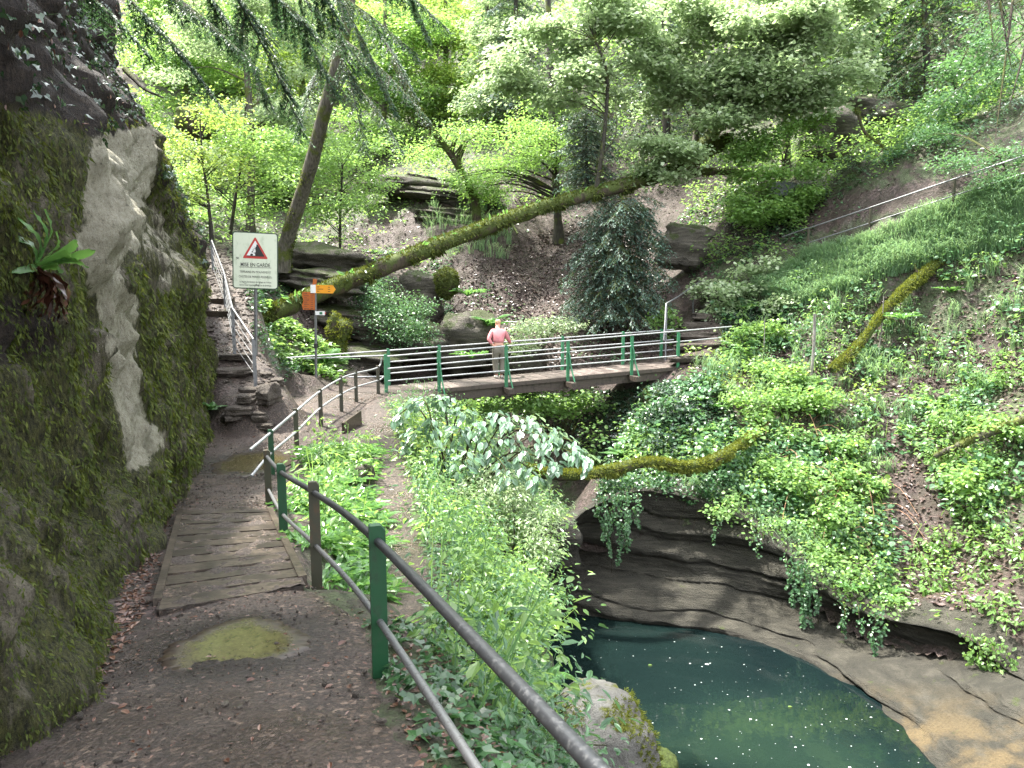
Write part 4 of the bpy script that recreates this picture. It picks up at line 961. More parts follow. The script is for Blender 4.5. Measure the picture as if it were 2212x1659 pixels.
# ---------- mossy logs
def fuzz(path, r, n, ln, mat, name, parent, top=.15, hang=.6, seed=0):
    i = RNG.integers(0, len(path) - 1, n); f = RNG.uniform(0, 1, (n, 1)); p = path[i] * (1 - f) + path[i + 1] * f
    rr = (r[i] * (1 - f[:, 0]) + r[i + 1] * f[:, 0])[:, None] if np.ndim(r) else r
    t = nrm(path[i + 1] - path[i]); d = runit(n); d = nrm(d - t * (d * t).sum(1, keepdims=True))
    keep = vnoise(p * 1.7 + d * .5, seed) + d[:, 2] * .7 > -.12
    p, d = p[keep], d[keep]; rr = rr[keep] if np.ndim(rr) else rr
    k = len(p); dirs = nrm(d * .8 + RNG.normal(0, .45, (k, 3)) + np.array([0, 0, -1]) * np.where(d[:, 2:] < .2, hang, -.05))
    g = G(); leaves(g, p + d * rr * .95, dirs, nrm(np.cross(dirs, runit(k))), RNG.uniform(.5, 1.3, k) * ln * np.where(d[:, 2] < 0, 1.5, 1), 'needle')
    return g.build(name, M[mat], parent)
def log(name, pts, r0, r1, label, mat='barkmoss', moss='moss', nm=9000, ln=.09, lump=.35, seed=1, extra=None, cat='log', n=70):
    path = smooth_path([P(*p) for p in pts], n); r = np.linspace(r0, r1, n) * (1 + .18 * fbm(path * 1.2, 2, seed))
    t = thing(name, path[0], label, cat)
    g = G(); g.tube(path, r, 16, lump=lump, seed=seed, freq=3.)
    for e in (extra or []):
        ep = smooth_path([P(*p) for p in e[0]], 16); g.tube(ep, np.linspace(e[1], e[1] * .5, 16), 8, lump=.3)
    g.build('trunk', M[mat], t, True)
    if nm: fuzz(path, r, nm, ln, moss, 'moss', t, seed=seed)
    return path, r, t
lp, lr, lt = log('fallen_trunk', [(548,698,21.6),(640,655,22.3),(800,590,23.6),(1000,510,25.3),(1200,440,27),(1420,382,29),(1500,343,30),(1575,300,31)], .25, .2, 'huge moss-covered fallen trunk lying diagonally across the gorge', nm=26000, ln=.10, lump=.3, n=110, extra=[([(800,590,23.6),(790,560,23.5)], .07), ([(1100,475,26),(1118,505,25.7)], .06), ([(1330,405,28.3),(1345,432,28)], .06)])
g = G(); n = 150; i = RNG.integers(6, 100, n); p = lp[i] + np.stack([RNG.normal(0, .1, n), RNG.normal(0, .12, n) - .08, lr[i] * .8], 1)
tt = nrm(np.stack([RNG.normal(.2, .6, n), RNG.normal(-.4, .5, n), RNG.normal(.3, .6, n)], 1)); leaves(g, p, tt, nrm(runit(n) + [0, 0, 1]), RNG.uniform(.12, .28, n), 'lance')
tag(g.build('fern_fringe', M['fern'], None), 'small ferns growing along the top of the huge fallen trunk', 'ferns', kind='stuff')
log('mossy_branch', [(1135,1012,17.2),(1200,1026,17),(1290,1022,17),(1400,1000,17.6),(1490,1008,18),(1560,985,18.6),(1630,938,20.2),(1680,905,22)], .12, .10, 'bowed branch thick with yellow moss hanging over the pool', moss='mossbright', nm=16000, ln=.075, lump=.45, seed=8, extra=[([(1490,1008,18),(1488,1030,17.9)], .1)])
log('mossy_log', [(1795,800,22.2),(1860,740,22.7),(1905,680,23.1),(1960,620,23.4),(2035,562,23.7)], .11, .14, 'mossy log lying up the leafy right slope', moss='mossbright', nm=11000, ln=.08, seed=12, extra=[([(1905,680,23.1),(1925,690,22.7)], .07), ([(1985,600,23.5),(1975,570,23.6)], .05)])
log('mossy_log', [(1450,385,30.5),(1530,300,32),(1600,230,33),(1690,150,34.5)], .24, .18, 'leaning mossy trunk behind pale leaves at upper right centre', nm=7000, seed=14)
log('mossy_log', [(1480,372,31),(1560,372,31),(1640,380,31.2)], .12, .1, 'short horizontal mossy limb left of the metal plaque', nm=2500, seed=15)
log('mossy_log', [(1540,270,32.5),(1650,225,33),(1760,190,34),(1900,70,35)], .16, .1, 'long thin mossy trunk sloping up towards the dark conifers', nm=4000, seed=16)
log('dead_log', [(2212,905,17.6),(2100,950,18),(2020,985,18.5)], .1, .07, 'rotting brown log half sunk in the right slope', 'bark', nm=600, seed=17)
log('dead_branch', [(270,150,13.5),(310,190,13.2),(352,211,12.9)], .045, .012, 'dark dead branch poking out from the top of the cliff', 'barkdark', nm=0, seed=18, cat='branch')
# ---------- vegetation
def cover(name, specs, mat, label, kind='oval', size=(.05, .09), height=(.02, .2), tilt=.5, droop=.3, patch=None, cat='ground cover'):
    g = G()
    for poly, n, d0, d1 in specs:
        p = scatter(poly, n, d0, d1); lift = np.clip(.6 + 1.5 * fbm(p * 1.1 + 9.0, 3, 91), .08, 1.6)[:, None]
        if patch:
            f = fbm(p * patch[0] + 5.0, 3, 77); p = p[f > patch[1]]
        lift = np.clip(.55 + 1.5 * fbm(p * 1.1 + 9.0, 3, 91), .08, 1.6)[:, None]
        m = len(p); nn = HN(p[:, 0], p[:, 1]); p = p + (nn * RNG.uniform(*height, m)[:, None] * .6 + np.array([0, 0, .5]) * RNG.uniform(*height, m)[:, None]) * lift
        t, nr = flat_dirs(m, tilt, droop, nn * .5)
        s = RNG.uniform(*size, m)
        leaves(g, p, t, nr, s, kind)
    return tag(g.build(name, M[mat]), label, cat, kind='stuff')

def clusters(blobs, n, size, kind, per=12, rad=.42, tilt=.5, droop=.22, shell=.55):
    """layered sprays of leaves filling ellipsoids; returns geometry and the spray centres"""
    g = G(); cs = []; vol = np.array([b[3] ** 1.6 * b[4] ** .6 for b in blobs]); vol = vol / vol.sum()
    for (px, py, d, rx, rz), fr in zip(blobs, vol):
        k = max(3, int(n * fr / per)); c = P(px, py, d)
        u = runit(k) * (RNG.uniform(shell ** 3, 1, k) ** (1 / 3))[:, None]; cc = c + u * [rx, rx, rz]
        cc[:, 2] -= .18 * np.hypot(u[:, 0], u[:, 1]) * rz
        cs.append(cc); a = RNG.uniform(0, 6.283, (k, per)); r = rad * np.sqrt(RNG.uniform(.02, 1, (k, per))) * RNG.uniform(.6, 1.4, (k, 1))
        tl = RNG.normal(0, .42, (k, 1, 2))
        o = np.stack([np.cos(a) * r, np.sin(a) * r], -1); z = (o * tl).sum(-1) + RNG.normal(0, .06, (k, per)) - .35 * r * r
        p = (cc[:, None] + np.concatenate([o, z[..., None]], -1)).reshape(-1, 3); m = len(p)
        t = np.stack([np.cos(a) + RNG.normal(0, .5, a.shape), np.sin(a) + RNG.normal(0, .5, a.shape), RNG.normal(-droop, .25, a.shape)], -1).reshape(-1, 3)
        nn = np.stack([RNG.normal(0, tilt, m), RNG.normal(0, tilt, m), np.ones(m)], 1); nn[:, :2] += np.repeat(-tl[:, 0], per, 0) * .8
        leaves(g, p, nrm(t), nrm(nn), RNG.uniform(.65, 1.25, m) * size, kind)
    return g, np.vstack(cs)

def rblobs(poly, n, d0, d1, rx=(.4, .9), rz=(.15, .45)):
    x0, x1 = min(p[0] for p in poly), max(p[0] for p in poly); y0, y1 = min(p[1] for p in poly), max(p[1] for p in poly); out = []
    while len(out) < n:
        a, b = RNG.uniform(x0, x1), RNG.uniform(y0, y1)
        if inpoly(np.array([a]), np.array([b]), poly)[0]: out.append((a, b, RNG.uniform(d0, d1), RNG.uniform(*rx), RNG.uniform(*rz)))
    return out
def limbs(g, path, r, cs, k, rr=.3):
    """limbs from a trunk to some of the spray centres"""
    sel = cs[RNG.permutation(len(cs))[:k]]
    for c in sel:
        j = np.argmin(np.linalg.norm(path - c - [0, 0, -.6], axis=1)); j = min(j, len(path) - 1); a = path[j]
        m = (a + c) / 2 + [0, 0, .12 * np.linalg.norm(c - a)] + RNG.normal(0, .08, 3)
        q = smooth_path([a, m, c], 8); g.tube(q, np.linspace(r[j] * rr + .006, .006, 8), 5, cap=False)

def tree(name, label, trunk, r0, r1, blobs, n, size, mat, bk='bark', kind='oval', group=None, nl=22, tilt=.5, rad=.42, extra=(), moss=0, cat='tree'):
    path = smooth_path([P(*p) for p in trunk], 40); gz = H(path[0][0], path[0][1])
    if path[0][2] > gz - .05 and path[0][2] < gz + 2: path[0][2] = gz - .15
    r = np.linspace(r0, r1, 40); r[:4] *= [1.5, 1.25, 1.1, 1.03]
    t = thing(name, path[0], label, cat, group)
    g = G(); g.tube(path, r, 12, lump=.14, seed=int(abs(trunk[0][0])), freq=2.)
    for e in extra: q = smooth_path([P(*p) for p in e[0]], 16); g.tube(q, np.linspace(e[1], e[1] * .35, 16), 7)
    if blobs:
        lg, cs = clusters(blobs, n, size, kind, tilt=tilt, rad=rad, shell=.2); limbs(g, path, r, cs, nl)
    g.build('trunk', M[bk], t, True)
    if blobs: lg.build('crown', M[mat], t)
    if moss: fuzz(path, r, moss, .07, 'moss', 'moss', t, hang=.2)
    return t

def bough(gs, gl, a, b, sag, r0, side=.5, nside=16, ndl=.05, dens=14, hang=.35, wid=1.0):
    """a conifer bough: axis, side twigs on both sides, needles along every twig"""
    a, b = np.asarray(a, float), np.asarray(b, float); L = np.linalg.norm(b - a)
    q = smooth_path([a, (a + b) / 2 + [0, 0, sag * L], b], 14); gs.tube(q, np.linspace(r0, .004, 14), 5, cap=False)
    t = nrm(np.gradient(q, axis=0)); s = RNG.uniform(.12, 1, nside); i = np.minimum((s * 13).astype(int), 12)
    f = (s * 13 - i)[:, None]; p = q[i] * (1 - f) + q[i + 1] * f; ax = t[i]
    lat = nrm(np.cross(ax, [0, 0, 1])) * np.where(RNG.random((nside, 1)) < .5, -1, 1)
    ln = side * (1.15 - s * .8) * RNG.uniform(.6, 1.2, nside)
    dr = nrm(lat * wid + ax * .8 + np.array([0, 0, -1]) * (hang + RNG.normal(0, .15, (nside, 1))))
    e = p + dr * ln[:, None]; e[:, 2] -= .25 * ln * hang
    tips = [(q[:-1], q[1:])] + [(p[k:k + 1], e[k:k + 1]) for k in range(nside)]
    P0 = np.vstack([q[:-1], p, (p + e) / 2 * 1.0]); P1 = np.vstack([q[1:], (p + e) / 2 + [0, 0, .02], e])
    for k in range(nside):
        if ln[k] > .25: gs.tube(np.array([p[k], (p[k] + e[k]) / 2 + [0, 0, .02], e[k]]), [.006, .004, .002], 4, cap=False)
    m = np.maximum(2, (np.linalg.norm(P1 - P0, axis=1) / ndl * dens / 10).astype(int))
    idx = np.repeat(np.arange(len(P0)), m); f = RNG.uniform(0, 1, (len(idx), 1)); pp = P0[idx] * (1 - f) + P1[idx] * f
    tx = nrm(P1 - P0)[idx]; lt = nrm(np.cross(tx, [0, 0, 1]) + 1e-6) * np.where(RNG.random((len(idx), 1)) < .5, -1, 1)
    dd = nrm(lt + tx * .7 + RNG.normal(0, .22, (len(idx), 3)) - np.array([0, 0, .25]))
    leaves(gl, pp, dd, nrm(np.array([0, 0, 1]) + RNG.normal(0, .3, (len(idx), 3))), RNG.uniform(.7, 1.3, len(idx)) * ndl, 'needle')

def conifer(name, label, base, top, spread, nb, mat='needle', ndl=.07, cone=.75, bk='barkdark', r=.12, group=None, low=.05, hang=.4, dens=14, nside=22, side=.6, extra=()):
    a, b = P(*base), P(*top); t = thing(name, a, label, 'conifer', group)
    gs, gl = G(), G(); path = smooth_path([a, (a + b) / 2, b], 12); gs.tube(path, np.linspace(r, r * .3, 12), 8)
    for k in range(nb):
        f = low + (1 - low) * (k + RNG.random()) / nb; o = a + (b - a) * f; an = k * 2.4 + RNG.normal(0, .3); R_ = spread * (1.1 - cone * f) * RNG.uniform(.7, 1.15)
        e = o + np.array([math.cos(an) * R_, math.sin(an) * R_, -R_ * RNG.uniform(.15, .5)])
        bough(gs, gl, o, e, .08, .018, side, nside, ndl, dens, hang)
    for q in extra: bough(gs, gl, P(*q[0]), P(*q[1]), .06, .025, side, int(nside * 1.4), ndl, dens, hang)
    gs.build('trunk', M[bk], t, True); gl.build('crown', M[mat], t); return t

# ----- overhanging hemlock boughs and the leaning trunk
t = thing('hemlock_tree', P(605, 562, 26), 'leaning tree with mossy trunk and dark feathery boughs drooping over the valley', 'tree')
path = smooth_path([P(605, 566, 26), P(632, 480, 25.6), P(668, 370, 25), P(702, 235, 24.4), P(740, 90, 24), P(765, -60, 24)], 40); path[0][2] -= .3
g = G(); rr = np.linspace(.24, .17, 40); rr[:4] *= [1.5, 1.3, 1.15, 1.05]; g.tube(path, rr, 14, lump=.15, seed=3, freq=2.); gl = G()
for a, b, nn, sd in [((705,60,23),(930,262,21),34,.7),((720,40,23),(790,330,21.5),34,.7),((640,-60,20),(905,120,20),36,.8),((560,-60,17),(735,215,18),40,.8),((480,-60,15),(655,290,17),42,.8),((240,-40,13.5),(478,232,15),38,.6),((300,-60,14),(560,150,15),34,.6),
      ((700,-60,19),(860,250,19),34,.7),((800,-60,20),(965,60,21),30,.7),((620,-40,18),(800,160,19),34,.7),((740,150,24),(870,330,22.5),30,.6),((420,-60,16),(590,235,17),36,.7),((130,-60,12),(330,130,13.5),26,.5),((780,20,24),(900,220,22),34,.7),((860,-60,22),(930,90,22),24,.7),
      ((700,120,23),(640,300,22),30,.6),((660,-60,17),(740,60,17.5),30,.6),((560,-40,15.5),(690,90,16.5),34,.7)]:
    bough(g, gl, P(*a), P(*b), .05, .028, sd, int(nn * 3.0), .085, 42, .6)
g.build('trunk', M['bark'], t, True); gl.build('crown', M['needle'], t); fuzz(path[:22], rr[:22], 3500, .06, 'moss', 'moss', t, hang=.1)

t = thing('added_shade_tree', (-8.6, 8.5, 5.5), 'dark conifer mostly out of view above the cliff, added to shade the path and cliff', 'conifer'); gs, gl = G(), G()  # added above the frame to block sky and darken path and cliff
tp_ = np.array([[-8.6, 8.5, 4.5], [-8.4, 8.3, 11], [-8.2, 8.2, 19]]); gs.tube(smooth_path(tp_, 20), np.linspace(.35, .12, 20), 10)
for k in range(85):
    f = RNG.random(); o = np.array([-8.4, 8.3, 8.5 + 9 * f]); an = RNG.uniform(-1.75, .95); R_ = RNG.uniform(4, 10.5) * (1 - .35 * f); e = o + np.array([math.cos(an) * R_, math.sin(an) * R_, -R_ * RNG.uniform(.12, .32)])
    a_, b_, c_ = proj(np.array([e, (o + e) / 2 + [0, 0, -.8], e - [0, 0, .7]]))
    if np.any((b_ > -25) & (c_ > 0) & (a_ > 150)): continue
    bough(gs, gl, o, e, .04, .04, 1.3, 26, .15, 13, .35)
gs.build('trunk', M['barkdark'], t, True); gl.build('crown', M['needle'], t)
# hanging twig, right top
t = thing('hanging_bough', P(2150, 0, 8), 'dark needled bough hanging into the top right corner', 'branch'); g, gl = G(), G()
for a, b, n_ in [((2195,-60,8.6),(2150,300,8.2),26),((2150,-60,8.5),(2185,150,8.3),22),((2230,40,8.6),(2180,230,8.4),22),((2260,150,8.8),(2205,330,8.5),18),((2130,-60,8.2),(2145,90,8),10)]:
    bough(g, gl, P(*a), P(*b), -.02, .018, .28, n_, .035, 12, .5)
g.build('branch', M['twig'], t, True); gl.build('needles', M['needle'], t)

# ----- left valley trees
tree('beech_tree', 'slim straight pale trunk with layered leaves rising behind the warning sign', [(541,505,31),(542,300,31),(530,100,31),(522,-90,31)], .16, .1, rblobs([(330,200),(420,-60),(680,-60),(720,150),(620,300),(400,340)],34,30,33,(.6,1.4),(.12,.3)), 17000, .15, 'pale', 'bark')
tree('sapling', 'thin dark leaning sapling just left of the slim straight trunk', [(494,535,27.5),(508,430,27.6),(527,310,28),(530,230,28)], .07, .03, rblobs([(360,330),(480,220),(620,300),(640,440),(380,480)],16,26.5,29), 4200, .13, 'bright', 'barkdark')
tree('sapling', 'thinnest sapling close to the ivy slope of the cliff', [(456,492,25),(447,410,25.2),(437,340,25.4),(432,260,25.6)], .05, .025, rblobs([(340,300),(400,200),(520,240),(500,400),(370,430)],13,25,27.5), 3800, .12, 'yellow', 'barkdark')
tree('sapling', 'low layered bright sapling right of the leaning trunk', [(735,580,29.5),(735,470,29.3),(740,360,29)], .06, .03, rblobs([(650,420),(690,290),(800,270),(870,380),(800,520),(680,500)],20,28,31), 6200, .12, 'bright', 'barkdark', rad=.5)
BT = [((400,420,44),(390,-40,45),[(400,120,44,4,2.0),(350,260,42,2.6,1.3),(480,60,46,3.2,1.6)],'bright','broad yellow-green tree beyond the top of the cliff'),
      ((640,420,48),(650,-60,49),[(650,120,47,4,2.2),(600,270,45,3,1.2),(720,40,48,3.4,1.6)],'yellow','glowing tree in the far valley left of the leaning trunk'),
      ((820,400,46),(830,-60,47),[(820,160,46,3.6,1.8),(880,60,47,3.4,1.6),(790,280,44,2.6,1.0)],'bright','sunlit tree behind the hemlock boughs'),
      ((950,330,50),(960,-80,50),[(960,60,50,3.8,2.0),(1010,180,47,2.6,1.2),(920,200,48,2.8,1.2)],'yellow','brightest far tree at the top centre of the valley'),
      ((560,440,40),(555,150,40),[(560,330,40,2.6,.9),(500,420,38,2.2,.7),(640,350,41,2.2,.8)],'bright','low spreading tree in the middle of the left valley'),
      ((1040,300,44),(1050,-60,44),[(1080,80,43,2.8,1.3),(1040,200,42,2.0,.9),(1130,10,44,2.6,1.2)],'pale','grey-green tree at top centre right of the bright gap'),
      ((760,320,60),(740,-150,62),[(760,20,60,6,3),(620,-20,62,6,3),(900,-10,62,6,3)],'bright','tall far tree closing the head of the valley'),
      ((430,300,58),(420,-150,60),[(430,0,58,6,3),(330,60,56,5,3),(530,120,58,5,2)],'bright','tall far tree rising above the cliff end')]
for a, b, bl, mt, lab in BT:
    bl = [(x + RNG.normal(0, 45), y + RNG.normal(0, 32), d + RNG.normal(0, 1), rx * RNG.uniform(.3, .6), rz * RNG.uniform(.2, .5)) for x, y, d, rx, rz in bl for _ in range(7)]
    tree('valley_tree', lab, [a, ((a[0] + b[0]) / 2 + 8, (a[1] + b[1]) / 2, (a[2] + b[2]) / 2), b], .2, .1, bl, 17000 if a[2] < 55 else 11000, .2 if a[2] < 55 else .34, mt, 'bark', 'oval2', rad=.6, tilt=.45, group='trees of the left valley')
tree('mossy_tree', 'curved mossy trunk leaning left above the rock ledges', [(1032,444,33.5),(985,350,33),(920,262,32.5),(880,195,32),(850,130,32)], .15, .11, [(1000,290,33,1.6,.5),(930,330,34,1.4,.4)], 3000, .12, 'bright', 'barkmoss', moss=3500)

# ----- centre and right trees
tree('dark_tree', 'dark upright trunk standing on the leaf litter slope', [(1207,505,34),(1200,380,34),(1190,200,34.3),(1182,-60,34.6)], .18, .12, rblobs([(980,340),(1050,230),(1180,190),(1270,260),(1280,370),(1180,430),(1000,420)],26,32,35.5,(.4,1.0),(.12,.35)), 9000, .13, 'bright', 'barkdark', rad=.5)
tree('sapling', 'thin mossy sapling sprouting upright from the fallen trunk', [(1288,412,27.8),(1303,310,27.9),(1312,200,28),(1306,140,28.1),(1285,85,28.2)], .085, .04, rblobs([(1030,150),(1150,40),(1300,-40),(1440,40),(1430,200),(1300,240),(1100,220)],26,27.5,30,(.5,1.1),(.15,.45)), 14000, .14, 'pale', 'barkdark', kind='maple', extra=[(((1306,330,27.9),(1330,290,27.8),(1330,220,27.9)), .03)], moss=1200, rad=.5)
tree('maple_tree', 'wide maple with pale glossy layered leaves at top right centre', [(1500,330,33),(1510,200,33),(1500,60,33),(1490,-80,33)], .14, .08, rblobs([(1330,120),(1450,-60),(1640,-60),(1640,180),(1560,300),(1380,300)],32,28.5,31.5,(.5,1.1),(.15,.45)), 19000, .14, 'pale', 'bark', kind='maple', rad=.5)
tree('maple_tree', 'maple with nearly white leaves reaching towards the dark conifers', [(1700,330,32),(1690,200,32),(1680,60,32),(1670,-80,32)], .14, .08, rblobs([(1560,80),(1640,-60),(1860,-40),(1910,60),(1860,190),(1740,250),(1600,260)],34,27.5,30,(.5,1.0),(.15,.45)), 22000, .14, 'pale', 'bark', kind='maple', rad=.5)
tree('maple_tree', 'small maple with cream and white leaves above the right part of the fallen trunk', [(1420,395,29.5),(1425,350,29.4),(1440,300,29.2)], .05, .03, rblobs([(1330,340),(1400,280),(1520,330),(1530,380),(1380,390)],14,27.8,29,(.35,.8),(.06,.12)), 5000, .13, 'pale', 'twig', kind='maple', rad=.45)
tree('hazel_bush', 'light green leafy mass hanging over the plaque rock', [(1690,480,30.5),(1690,380,30.2),(1710,280,30)], .05, .03, rblobs([(1580,330),(1640,260),(1740,220),(1790,300),(1760,470),(1660,500),(1570,460)],26,28.5,30,(.35,.75),(.15,.4)), 12000, .12, 'bright', 'twig', kind='round', rad=.35)
tree('hazel_bush', 'bush of flat bright sprays beneath the hanging bough at far right', [(2080,330,28),(2070,250,28),(2060,170,28)], .06, .03, rblobs([(1950,330),(2010,200),(2080,40),(2240,40),(2240,320),(2080,360)],28,26,29,(.4,1.0),(.12,.4)), 11000, .13, 'bank', 'twig', rad=.45)
tree('hazel_bush', 'leafy shrub overhanging the upper right handrail', [(2190,420,23.4),(2180,380,23.4),(2160,340,23.4)], .04, .02, [(2170,385,23.4,.9,.25),(2090,345,24,.9,.25),(2205,330,23.5,.8,.3),(2030,290,26,.8,.25)], 3200, .1, 'bank', 'twig', rad=.4)
tree('hazel_bush', 'small pale bush right behind the bridge railing near the person', [(1180,790,26),(1175,750,26),(1165,710,26)], .03, .015, [(1165,705,25.6,.85,.3),(1120,745,25.3,.6,.25),(1220,700,25.8,.6,.2)], 2200, .11, 'pale', 'twig', rad=.35)
tree('hazel_bush', 'rounded light green bush left of the person above the dark hollow', [(860,720,26.5),(860,690,26.4),(860,650,26.4)], .05, .02, [(850,690,26,1.2,.7),(810,640,26.6,1.0,.6),(890,720,25.8,.8,.5),(900,660,26.6,.7,.4)], 7500, .085, 'bank', 'twig', kind='oval', rad=.3)
conifer('yew_tree', 'dark blue-green yew drooping over the slope behind the bridge', (1325,735,27), (1345,425,27.2), 2.0, 150, 'needleblue', .13, .35, r=.11, low=.2, hang=.75, side=.75, nside=28)
conifer('yew_tree', 'smaller grey-green conifer above the fallen trunk', (1270,440,30.5), (1265,235,30.8), 1.5, 80, 'needleblue', .13, .4, r=.08, hang=.5)
conifer('fir_tree', 'dark conifer filling the upper right corner', (2010,330,34), (1990,-160,34.5), 4.4, 110, 'needle', .17, r=.2, hang=.5, side=.9, dens=12, extra=[((2320,-90,24),(1890,215,26)),((2320,0,24),(1960,300,26)),((2200,-100,25),(1840,70,27)),((2320,140,23.5),(2030,340,25)),((2150,-100,25),(1950,120,27)),((2330,60,24),(2080,230,25.5)),((2080,-100,26),(1880,140,28)),((2320,-60,24.5),(2060,110,26))])
conifer('fir_tree', 'second dark conifer behind the white maple leaves', (1860,330,36), (1850,-200,36.5), 3.6, 84, 'needle', .17, r=.2, hang=.5, side=.9, dens=12)
conifer('fir_tree', 'soft grey-green conifer at the top centre', (1120,260,40), (1110,-160,40.5), 3.2, 70, 'needleblue', .18, r=.18, hang=.5, side=.9, dens=12)
conifer('fir_tree', 'dark conifer rising behind the pale maple at the top', (1440,300,38), (1430,-160,38.5), 3.3, 70, 'needleblue', .18, r=.2, hang=.5, side=.9, dens=12)
conifer('young_yew', 'low flat yew sprays below the cave rock', (1840,430,29), (1840,330,29), 1.5, 26, 'bank', .09, r=.04, hang=.35, low=.0)
t = log('yellow_branch', [(1850,232,28.5),(1868,285,28.4),(1905,315,28.2),(1950,352,28)], .07, .025, 'forked twig yellow with moss in front of the dark overhang', moss='mossbright', nm=1500, ln=.05, seed=22, cat='branch')

# ----- ground cover and litter
cover('leaf_litter', [([(860,760),(900,640),(1050,540),(1250,480),(1440,520),(1450,770),(1100,810)], 15000, 24, 42), ([(1480,800),(1560,740),(2260,520),(2260,1420),(1700,1260),(1500,1010)], 15000, 12, 27), ([(300,560),(300,0),(2260,0),(2260,420),(1700,560),(1000,520),(620,640)], 22000, 26, 62), ([(600,640),(900,560),(900,800),(620,800)], 3000, 20, 30)], 'litter', 'wet brown leaf litter on the slopes', 'oval2', (.07, .15), (.0, .03), .35, .0)
cover('leaf_litter', [([(700,1300),(900,1330),(1250,1659),(900,1750),(740,1659)], 1600, 2, 6.5), ([(-60,1800),(180,1500),(330,1100),(420,1000),(420,1180),(260,1400),(330,1750)], 1800, 2, 12)], 'litterred', 'rusty fallen leaves under the ivy and along the cliff foot', 'oval', (.03, .06), (.0, .015), .45, .0)
cover('ivy', [([(770,1350),(1010,1350),(1260,1659),(1260,1760),(850,1760),(790,1600)], 1500, 2.2, 6.5)], 'ivy', 'dark glossy ivy under the near railing', 'ivy', (.045, .085), (.02, .16), .45, .25)
BANK = [(815,870),(1000,900),(1220,1050),(1205,1300),(1145,1480),(1180,1750),(1000,1500),(880,1330),(850,1150),(800,980)]
def plants(name, specs, mat, label, k=12, size=(.05, .1), h=(.1, .5), kind='oval', patch=None, stalk=True, cat='ground cover'):
    g = G()
    for poly, n, d0, d1 in specs:
        p = scatter(poly, n, d0, d1)
        if patch: p = p[fbm(p * patch[0] + patch[2], 3, 77) > patch[1]]
        m = len(p); hh = RNG.uniform(0, 1, m) ** 1.6 * (h[1] - h[0]) + h[0]; nn = HN(p[:, 0], p[:, 1]); ax = nrm(np.array([0, 0, 1]) + nn * .7 + RNG.normal(0, .25, (m, 3))); ps = RNG.uniform(*size, m)
        if stalk: leaves(g, p - ax * .03, ax, runit(m), hh + .03, 'stalk')
        f = RNG.uniform(.25, 1.05, (m, k)); a = RNG.uniform(0, 6.283, (m, k)); r = hh[:, None] * RNG.uniform(.1, .75, (m, k)) * (1.15 - .5 * f) + .03
        o = np.stack([np.cos(a) * r, np.sin(a) * r, RNG.normal(0, .02, (m, k))], -1); q = (p[:, None] + ax[:, None] * (hh[:, None] * f)[..., None] + o).reshape(-1, 3); mm = m * k
        t = np.stack([np.cos(a), np.sin(a), RNG.normal(-.3, .35, a.shape)], -1).reshape(-1, 3) + RNG.normal(0, .3, (mm, 3))
        leaves(g, q, nrm(t), nrm(np.array([0, 0, 1]) + RNG.normal(0, .45, (mm, 3)) + np.repeat(nn, k, 0) * .4), np.repeat(ps, k) * RNG.uniform(.6, 1.25, mm), kind)
    return tag(g.build(name, M[mat]), label, cat, kind='stuff')
RIDGE = [(1390,860),(1560,800),(1700,950),(1900,1000),(1960,1330),(1800,1300),(1690,1210),(1500,1100),(1300,1070)]
UPPER = [(1540,560),(1760,590),(2260,460),(2260,900),(1900,1000),(1560,780)]
FAR_R = [(2010,870),(2280,780),(2280,1170),(2080,1140),(1990,1000)]
cover('bank_plants', [(BANK, 13000, 3.8, 19.5)], 'bank', 'dense low leafy plants covering the left bank above the pool', 'oval', (.035, .085), (.02, .3), .6, .3)
plants('bank_herbs', [(BANK, 900, 3.8, 19.5), ([(640,1290),(640,1120),(700,950),(790,950),(850,1290),(720,1330)], 200, 5, 17)], 'bright', 'taller bright herbs scattered over the left bank', 16, (.06, .13), (.15, .75), 'oval', (.7, -.15, 5))
plants('bank_ferny_herbs', [(BANK, 650, 3.8, 19.5)], 'bank', 'taller mid-green herbs scattered over the left bank', 18, (.05, .1), (.2, .9), 'lance', (.7, -.2, 9))
cover('slope_creepers', [(RIDGE, 6000, 14, 24), (UPPER, 1300, 18, 28), (FAR_R, 1000, 14, 23)], 'bank', 'low creeping leaves on the right slope', 'round', (.04, .1), (.0, .12), .55, .3, (1.0, .0))
plants('slope_plants', [(RIDGE, 1000, 14, 24), (UPPER, 620, 18, 28), (FAR_R, 150, 14, 23)], 'bank', 'leafy plants and brambles on the right slope', 14, (.05, .17), (.1, .7), 'round', (.9, .0, 3))
plants('slope_herbs', [(RIDGE, 750, 14, 24), (UPPER, 420, 18, 28), (FAR_R, 520, 14, 23), ([(1900,1180),(2280,1100),(2280,1500),(2050,1390)], 150, 12, 19)], 'bright', 'sunlit bright herbs on the right slope', 14, (.07, .17), (.1, .7), 'oval', (.8, -.1, 7))
plants('yellow_herbs', [([(1560,700),(1700,760),(1900,850),(1950,1330),(1650,1180),(1480,1050),(1400,900)], 330, 14, 25), ([(820,880),(960,950),(900,1100),(830,1000)], 60, 13, 19)], 'yellow', 'yellowing leaves among the brambles', 12, (.06, .14), (.15, .7), 'round', (.8, .0, 1))
cover('slope_ivy', [([(1230,850),(1430,840),(1430,990),(1250,1010)], 3500, 18, 27), ([(900,860),(1250,860),(1250,940),(950,930)], 2500, 18, 27), ([(1400,830),(1560,820),(1620,1000),(1450,1080),(1290,1070),(1390,950)], 8000, 17, 24), ([(1560,640),(1700,660),(1720,760),(1560,740)], 3500, 22, 28), ([(1560,380),(1760,400),(1760,520),(1560,560)], 3000, 26, 34)], 'ivydark', 'dark ivy below the right end of the footbridge', 'ivy', (.06, .1), (.0, .2), .6, .3)
